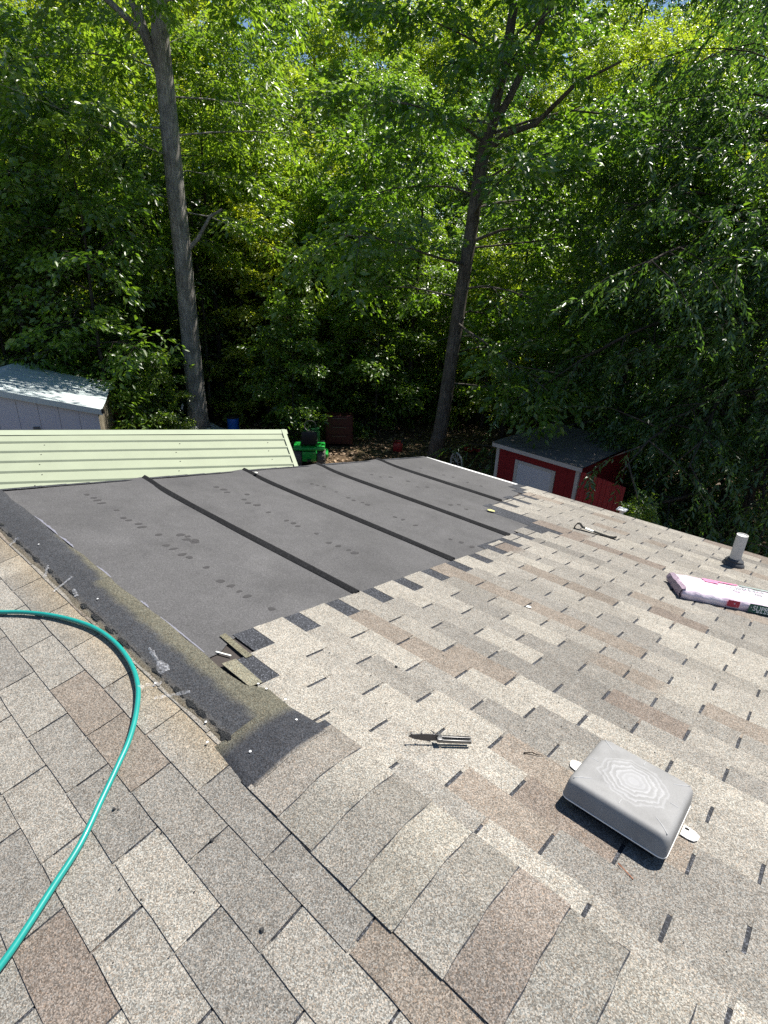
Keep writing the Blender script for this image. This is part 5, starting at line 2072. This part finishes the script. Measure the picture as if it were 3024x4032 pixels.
MIDP = [
    tree_parts('young_oak', make_tree(151, 10.5, 3.3, 0.10, 26, 7, 5, 24, 0.58, 0.19, 0.09, 0.3, 0.11, None, (0.0, 0.95), 'oval'), M['bark_dark'], M['leaf_oak']),
    tree_parts('young_maple', make_tree(152, 10.0, 3.1, 0.08, 26, 7, 5, 24, 0.55, 0.165, 0.105, 0.3, 0.09, None, (0.0, 0.9), 'oval'), M['bark_dark'], M['leaf_light']),
    tree_parts('young_elm', make_tree(153, 10.5, 3.2, 0.08, 26, 7, 5, 26, 0.56, 0.16, 0.075, 0.5, 0.10, None, (0.05, 0.9), 'oval'), M['bark_dark'], M['leaf_dark']),
    tree_parts('young_gum', make_tree(154, 11.0, 2.9, 0.10, 26, 7, 5, 24, 0.55, 0.175, 0.11, 0.35, 0.10, None, (0.1, 1.0), 'oval'), M['bark_dark'], M['leaf_light']),
]
HM = [10.5, 10.0, 10.5, 11.0]
HP_ = [17.0, 15.5, 16.5, 18.0]
CEDAR = tree_parts('wood_cedar', make_tree(61, 10.0, 2.0, 0.05, 60, 7, 4, 26, 0.36, 0.075, 0.018, 0.25, 0.12, None, (0.0, 0.5), 'cone'), M['bark_dark'], M['leaf_cedar'])
SAP = [tree_parts('sapling', make_tree(71, 5.0, 1.5, 0.10, 20, 6, 4, 20, 0.42, 0.13, 0.075, 0.3, 0.035, None, (0.1, 0.8), 'oval'), M['bark_dark'], M['leaf_oak']),
       tree_parts('sapling_dark', make_tree(72, 6.5, 1.7, 0.12, 22, 6, 4, 20, 0.45, 0.14, 0.07, 0.35, 0.045, None, (0.1, 0.8), 'oval'), M['bark_dark'], M['leaf_oak'])]
BUSH = tree_parts('bush', make_tree(81, 1.6, 1.0, 0.05, 14, 5, 4, 18, 0.34, 0.11, 0.07, 0.2, 0.02, None, (0.2, 0.9), 'wide'), M['bark_dark'], M['leaf_oak'])
SLIM = tree_parts('slender', make_tree(91, 13.0, 2.3, 0.42, 22, 6, 4, 24, 0.5, 0.16, 0.08, 0.35, 0.10, None, (0.0, 0.9), 'oval'), M['bark_dark'], M['leaf_oak'])
BARE = tree_parts('bare_pole', make_tree(92, 9.0, 1.1, 0.25, 26, 5, 1, 3, 0.4, 0.10, 0.05, 0.3, 0.065, None, (-0.1, 0.5), 'oval'), M['bark_dark'], M['leaf_cedar'])
KIND = ['oak_tree', 'maple_tree', 'elm_tree', 'gum_tree']
WLAB = ['dull green oak deep in the woods behind the yard', 'bright green maple in the sunlit woods behind the yard', 'dark green small leaved tree in the woods behind the yard', 'tall slim bright leaved tree in the woods behind the yard']
GRP = ['oaks in the woods', 'maples in the woods', 'elms in the woods', 'slim trees in the woods']
rt2 = random.Random(77)


def azd(az, D):
    a_ = math.radians(az)
    x, y_ = D * math.sin(a_), D * math.cos(a_) + CAM.y
    return x, y_


def put(parts, name, label, cat, group, az, D, s):
    x, y_ = azd(az, D)
    mw = Matrix.Translation((x, y_, gz(x, y_) - 0.05)) @ Matrix.Rotation(rt2.uniform(0, 6.28), 4, 'Z') @ Matrix.Scale(s, 4)
    return plant(name, parts, label, cat, mw, group)


LAND = [(-84, 'the far left edge of the picture'), (-76, 'the left end of the white shed'), (-68, 'the right end of the white shed'), (-60, 'the tall straight oak'), (-56.8, 'the blue drum'), (-50, 'the riding mower'), (-47, 'the dark red cabinet'), (-41.3, 'the red gas can'), (-35.5, 'the leaning oak'), (-28.5, 'the left corner of the red shed'), (-21, 'the right end of the red shed'), (-14.5, 'the capped white post'), (-6, 'the vent pipe')]
USED = set()


def where(what, az):
    la, nm = min(LAND, key=lambda q: abs(q[0] - az))
    d = az - la
    for txt in ((' standing straight behind ' + nm) if abs(d) < 1.3 else (' behind and just right of ' if d > 0 else ' behind and just left of ') + nm, (' further right behind ' if d > 0 else ' further left behind ') + nm):
        if what + txt not in USED:
            USED.add(what + txt)
            return what + txt
    return None


# the wood rises row behind row, each row a little taller, so sun reaches every row's top
def row(D0, dD, el0, el1, step, kinds, off, protos, Hs, front=False):
    az = -90 + off
    i = 0
    while az < 12:
        kd = kinds[i % len(kinds)]
        D = D0 + rt2.uniform(-dD, dD)
        el = rt2.uniform(el0, el1)
        x, y_ = azd(az, D)
        H = CAM.z + D * math.tan(math.radians(el)) - gz(x, y_)
        lim = 0.93 * (y_ - 5.2) - 0.4 - gz(x, y_) if x > -9 else 99
        s = min(H, lim) / Hs[kd]
        lab = where(['young oak', 'bright young maple', 'dark young elm', 'bright slim young tree'][kd], az) if front else None
        put(protos[kd], KIND[kd], lab or WLAB[kd], 'tree', GRP[kd], az, D, s)
        az += step * rt2.uniform(0.75, 1.25)
        i += 1


row(23.5, 1.2, 3, 8, 8.0, (1, 0, 3, 2), 1.0, MIDP, HM, True)
row(27.0, 1.5, 7, 11.5, 7.5, (3, 2, 1, 0, 1), 3.5, MIDP, HM)
row(31.5, 1.5, 10.5, 15, 7.0, (1, 3, 0, 2, 3), 0.5, PROTO, HP_)
row(37.0, 2.0, 14, 18.5, 6.5, (3, 1, 0, 1, 3), 2.5, PROTO, HP_)
row(44.0, 2.0, 16.5, 20.5, 5.5, (1, 3, 1, 0), 0.0, PROTO, HP_)
row(52.0, 2.0, 17, 20.5, 5.5, (2, 1, 3), 2.0, PROTO, HP_)
for az, D, s in ((-82, 20.5, 0.75), (-71.5, 21, 0.85), (-64, 22.5, 0.85), (-55, 24, 0.9), (-39, 21, 0.62), (-24, 21, 0.62), (-47, 28, 1.2), (-33, 27, 1.1)):
    put(CEDAR, 'cedar_tree', where('dull brownish green cedar', az) or 'brownish green cedar in the woods', 'tree', 'cedars in the woods', az, D, s)
for i in range(24):
    az = -89 + i * 4.1 + rt2.uniform(-1.2, 1.2)
    D = rt2.uniform(20.5, 24.5)
    if -52 < az < -36:
        D = rt2.uniform(23, 25)
    kd = i % 2
    put(SAP[kd], 'sapling', where(['light green sapling', 'darker green sapling'][kd], az) or ['light green sapling at the edge of the woods', 'darker green sapling at the edge of the woods'][kd], 'sapling', ['light saplings at the wood edge', 'dark saplings at the wood edge'][kd], az, D, rt2.uniform(0.7, 1.25))
for i in range(36):
    az = -88 + i * 2.6 + rt2.uniform(-1.2, 1.2)
    D = rt2.uniform(21, 28)
    put(BUSH, 'bush', where('low leafy bush', az) or 'low leafy green bush on the floor of the woods', 'bush', 'bushes on the floor of the woods', az, D, rt2.uniform(0.7, 1.5))
for az, D, s in ((-87, 24, 1.0), (-81.5, 21.5, 0.9), (-73.2, 20.5, 0.85), (-69.3, 22, 0.9), (-57.4, 21.5, 0.9), (-53, 22.5, 0.85), (-43.5, 21.5, 0.8), (-38.6, 20, 0.78), (-28.8, 19, 0.7), (-23.5, 20, 0.7), (-20.4, 18.5, 0.62)):
    put(SLIM, 'oak_tree', where('slender dark trunked tree', az) or 'slender dark trunked tree in the woods', 'tree', 'slender trees at the wood edge', az, D, s)
for az, D, s in ((-85, 21, 0.8), (-79, 22.5, 0.9), (-75, 21, 0.75), (-70.6, 20, 0.8), (-66.3, 21.5, 0.9), (-58.6, 20.5, 0.85), (-55.2, 21.5, 0.8), (-50.8, 23, 0.9), (-39.8, 22, 0.8), (-31.5, 21, 0.7), (-26.6, 19.5, 0.65)):
    put(BARE, 'dead_tree', where('thin half dead tree', az) or 'thin half dead tree with bare twigs in the woods', 'tree', 'thin half dead trees at the wood edge', az, D, s)
put(MIDP[1], 'maple_tree', 'leafy pale green maple behind the blue drum and the riding mower', 'tree', None, -53.0, 20.3, 0.66)
put(MIDP[3], 'gum_tree', 'leafy pale green young tree behind the dark red cabinet', 'tree', None, -44.8, 20.6, 0.62)
put(MIDP[1], 'maple_tree', 'leafy pale green maple just right of the leaning oak', 'tree', None, -31.0, 20.2, 0.6)
# particular small trees
put(SAP[1], 'sapling', 'young leafy tree left of the tall oak, its boughs in front of the trunk', 'sapling', None, -67.6, 18.0, 1.35)
put(SAP[0], 'sapling', 'bright sapling in front of the lower trunk of the tall oak', 'sapling', None, -63.4, 17.2, 0.55)
put(SAP[0], 'sapling', 'leafy sapling standing just behind the riding mower', 'sapling', None, -50.5, 17.6, 0.85)
put(SAP[0], 'sapling', 'leafy sapling between the dark red cabinet and the leaning oak', 'sapling', None, -42.0, 19.0, 1.1)
put(SAP[0], 'bush', 'small round leaved shrub beside the red lean-to wall', 'bush', None, -14.6, 9.9, 0.36)

put(MIDP[2], 'elm_tree', 'dark young elm directly behind the red shed', 'tree', None, -18.5, 16.2, 0.86)
put(MIDP[0], 'oak_tree', 'young oak over the right end of the red shed', 'tree', None, -13.0, 15.0, 0.72)

# dry leaves over the yard
rng = np.random.default_rng(5)
N = 26000
aa = np.radians(rng.uniform(-88, 2, N))
dd_ = 9 + 22 * rng.uniform(0, 1, N) ** 0.8
x = dd_ * np.sin(aa)
y = dd_ * np.cos(aa) + CAM.y
z = ground_z(x, y) + rng.uniform(0.006, 0.04, N)
ang = rng.uniform(0, 6.28, N)
sz = rng.uniform(0.04, 0.10, N)
ax = np.stack([np.cos(ang), np.sin(ang), rng.normal(0, 0.25, N)], 1)
wx = np.stack([-np.sin(ang), np.cos(ang), rng.normal(0, 0.25, N)], 1)
c = np.stack([x, y, z], 1)
V = np.stack([c - ax * sz[:, None], c + wx * sz[:, None] * 0.5 + [0, 0, 0.012], c + ax * sz[:, None], c - wx * sz[:, None] * 0.5 + [0, 0, 0.012]], 1).reshape(-1, 3)
b_ = (np.arange(N) * 4)[:, None]
F = np.concatenate([b_ + np.array([[0, 2, 1]]), b_ + np.array([[0, 3, 2]])], 1).reshape(-1, 3)
tn = np.repeat(rng.uniform(0, 1, N), 4)
tag(link('leaf_litter', mesh_np('leaf_litter', V, F, M['litter'], False, np.stack([tn, tn, tn], 1))), 'dry brown fallen leaves covering the yard', 'leaves', None, 'stuff')
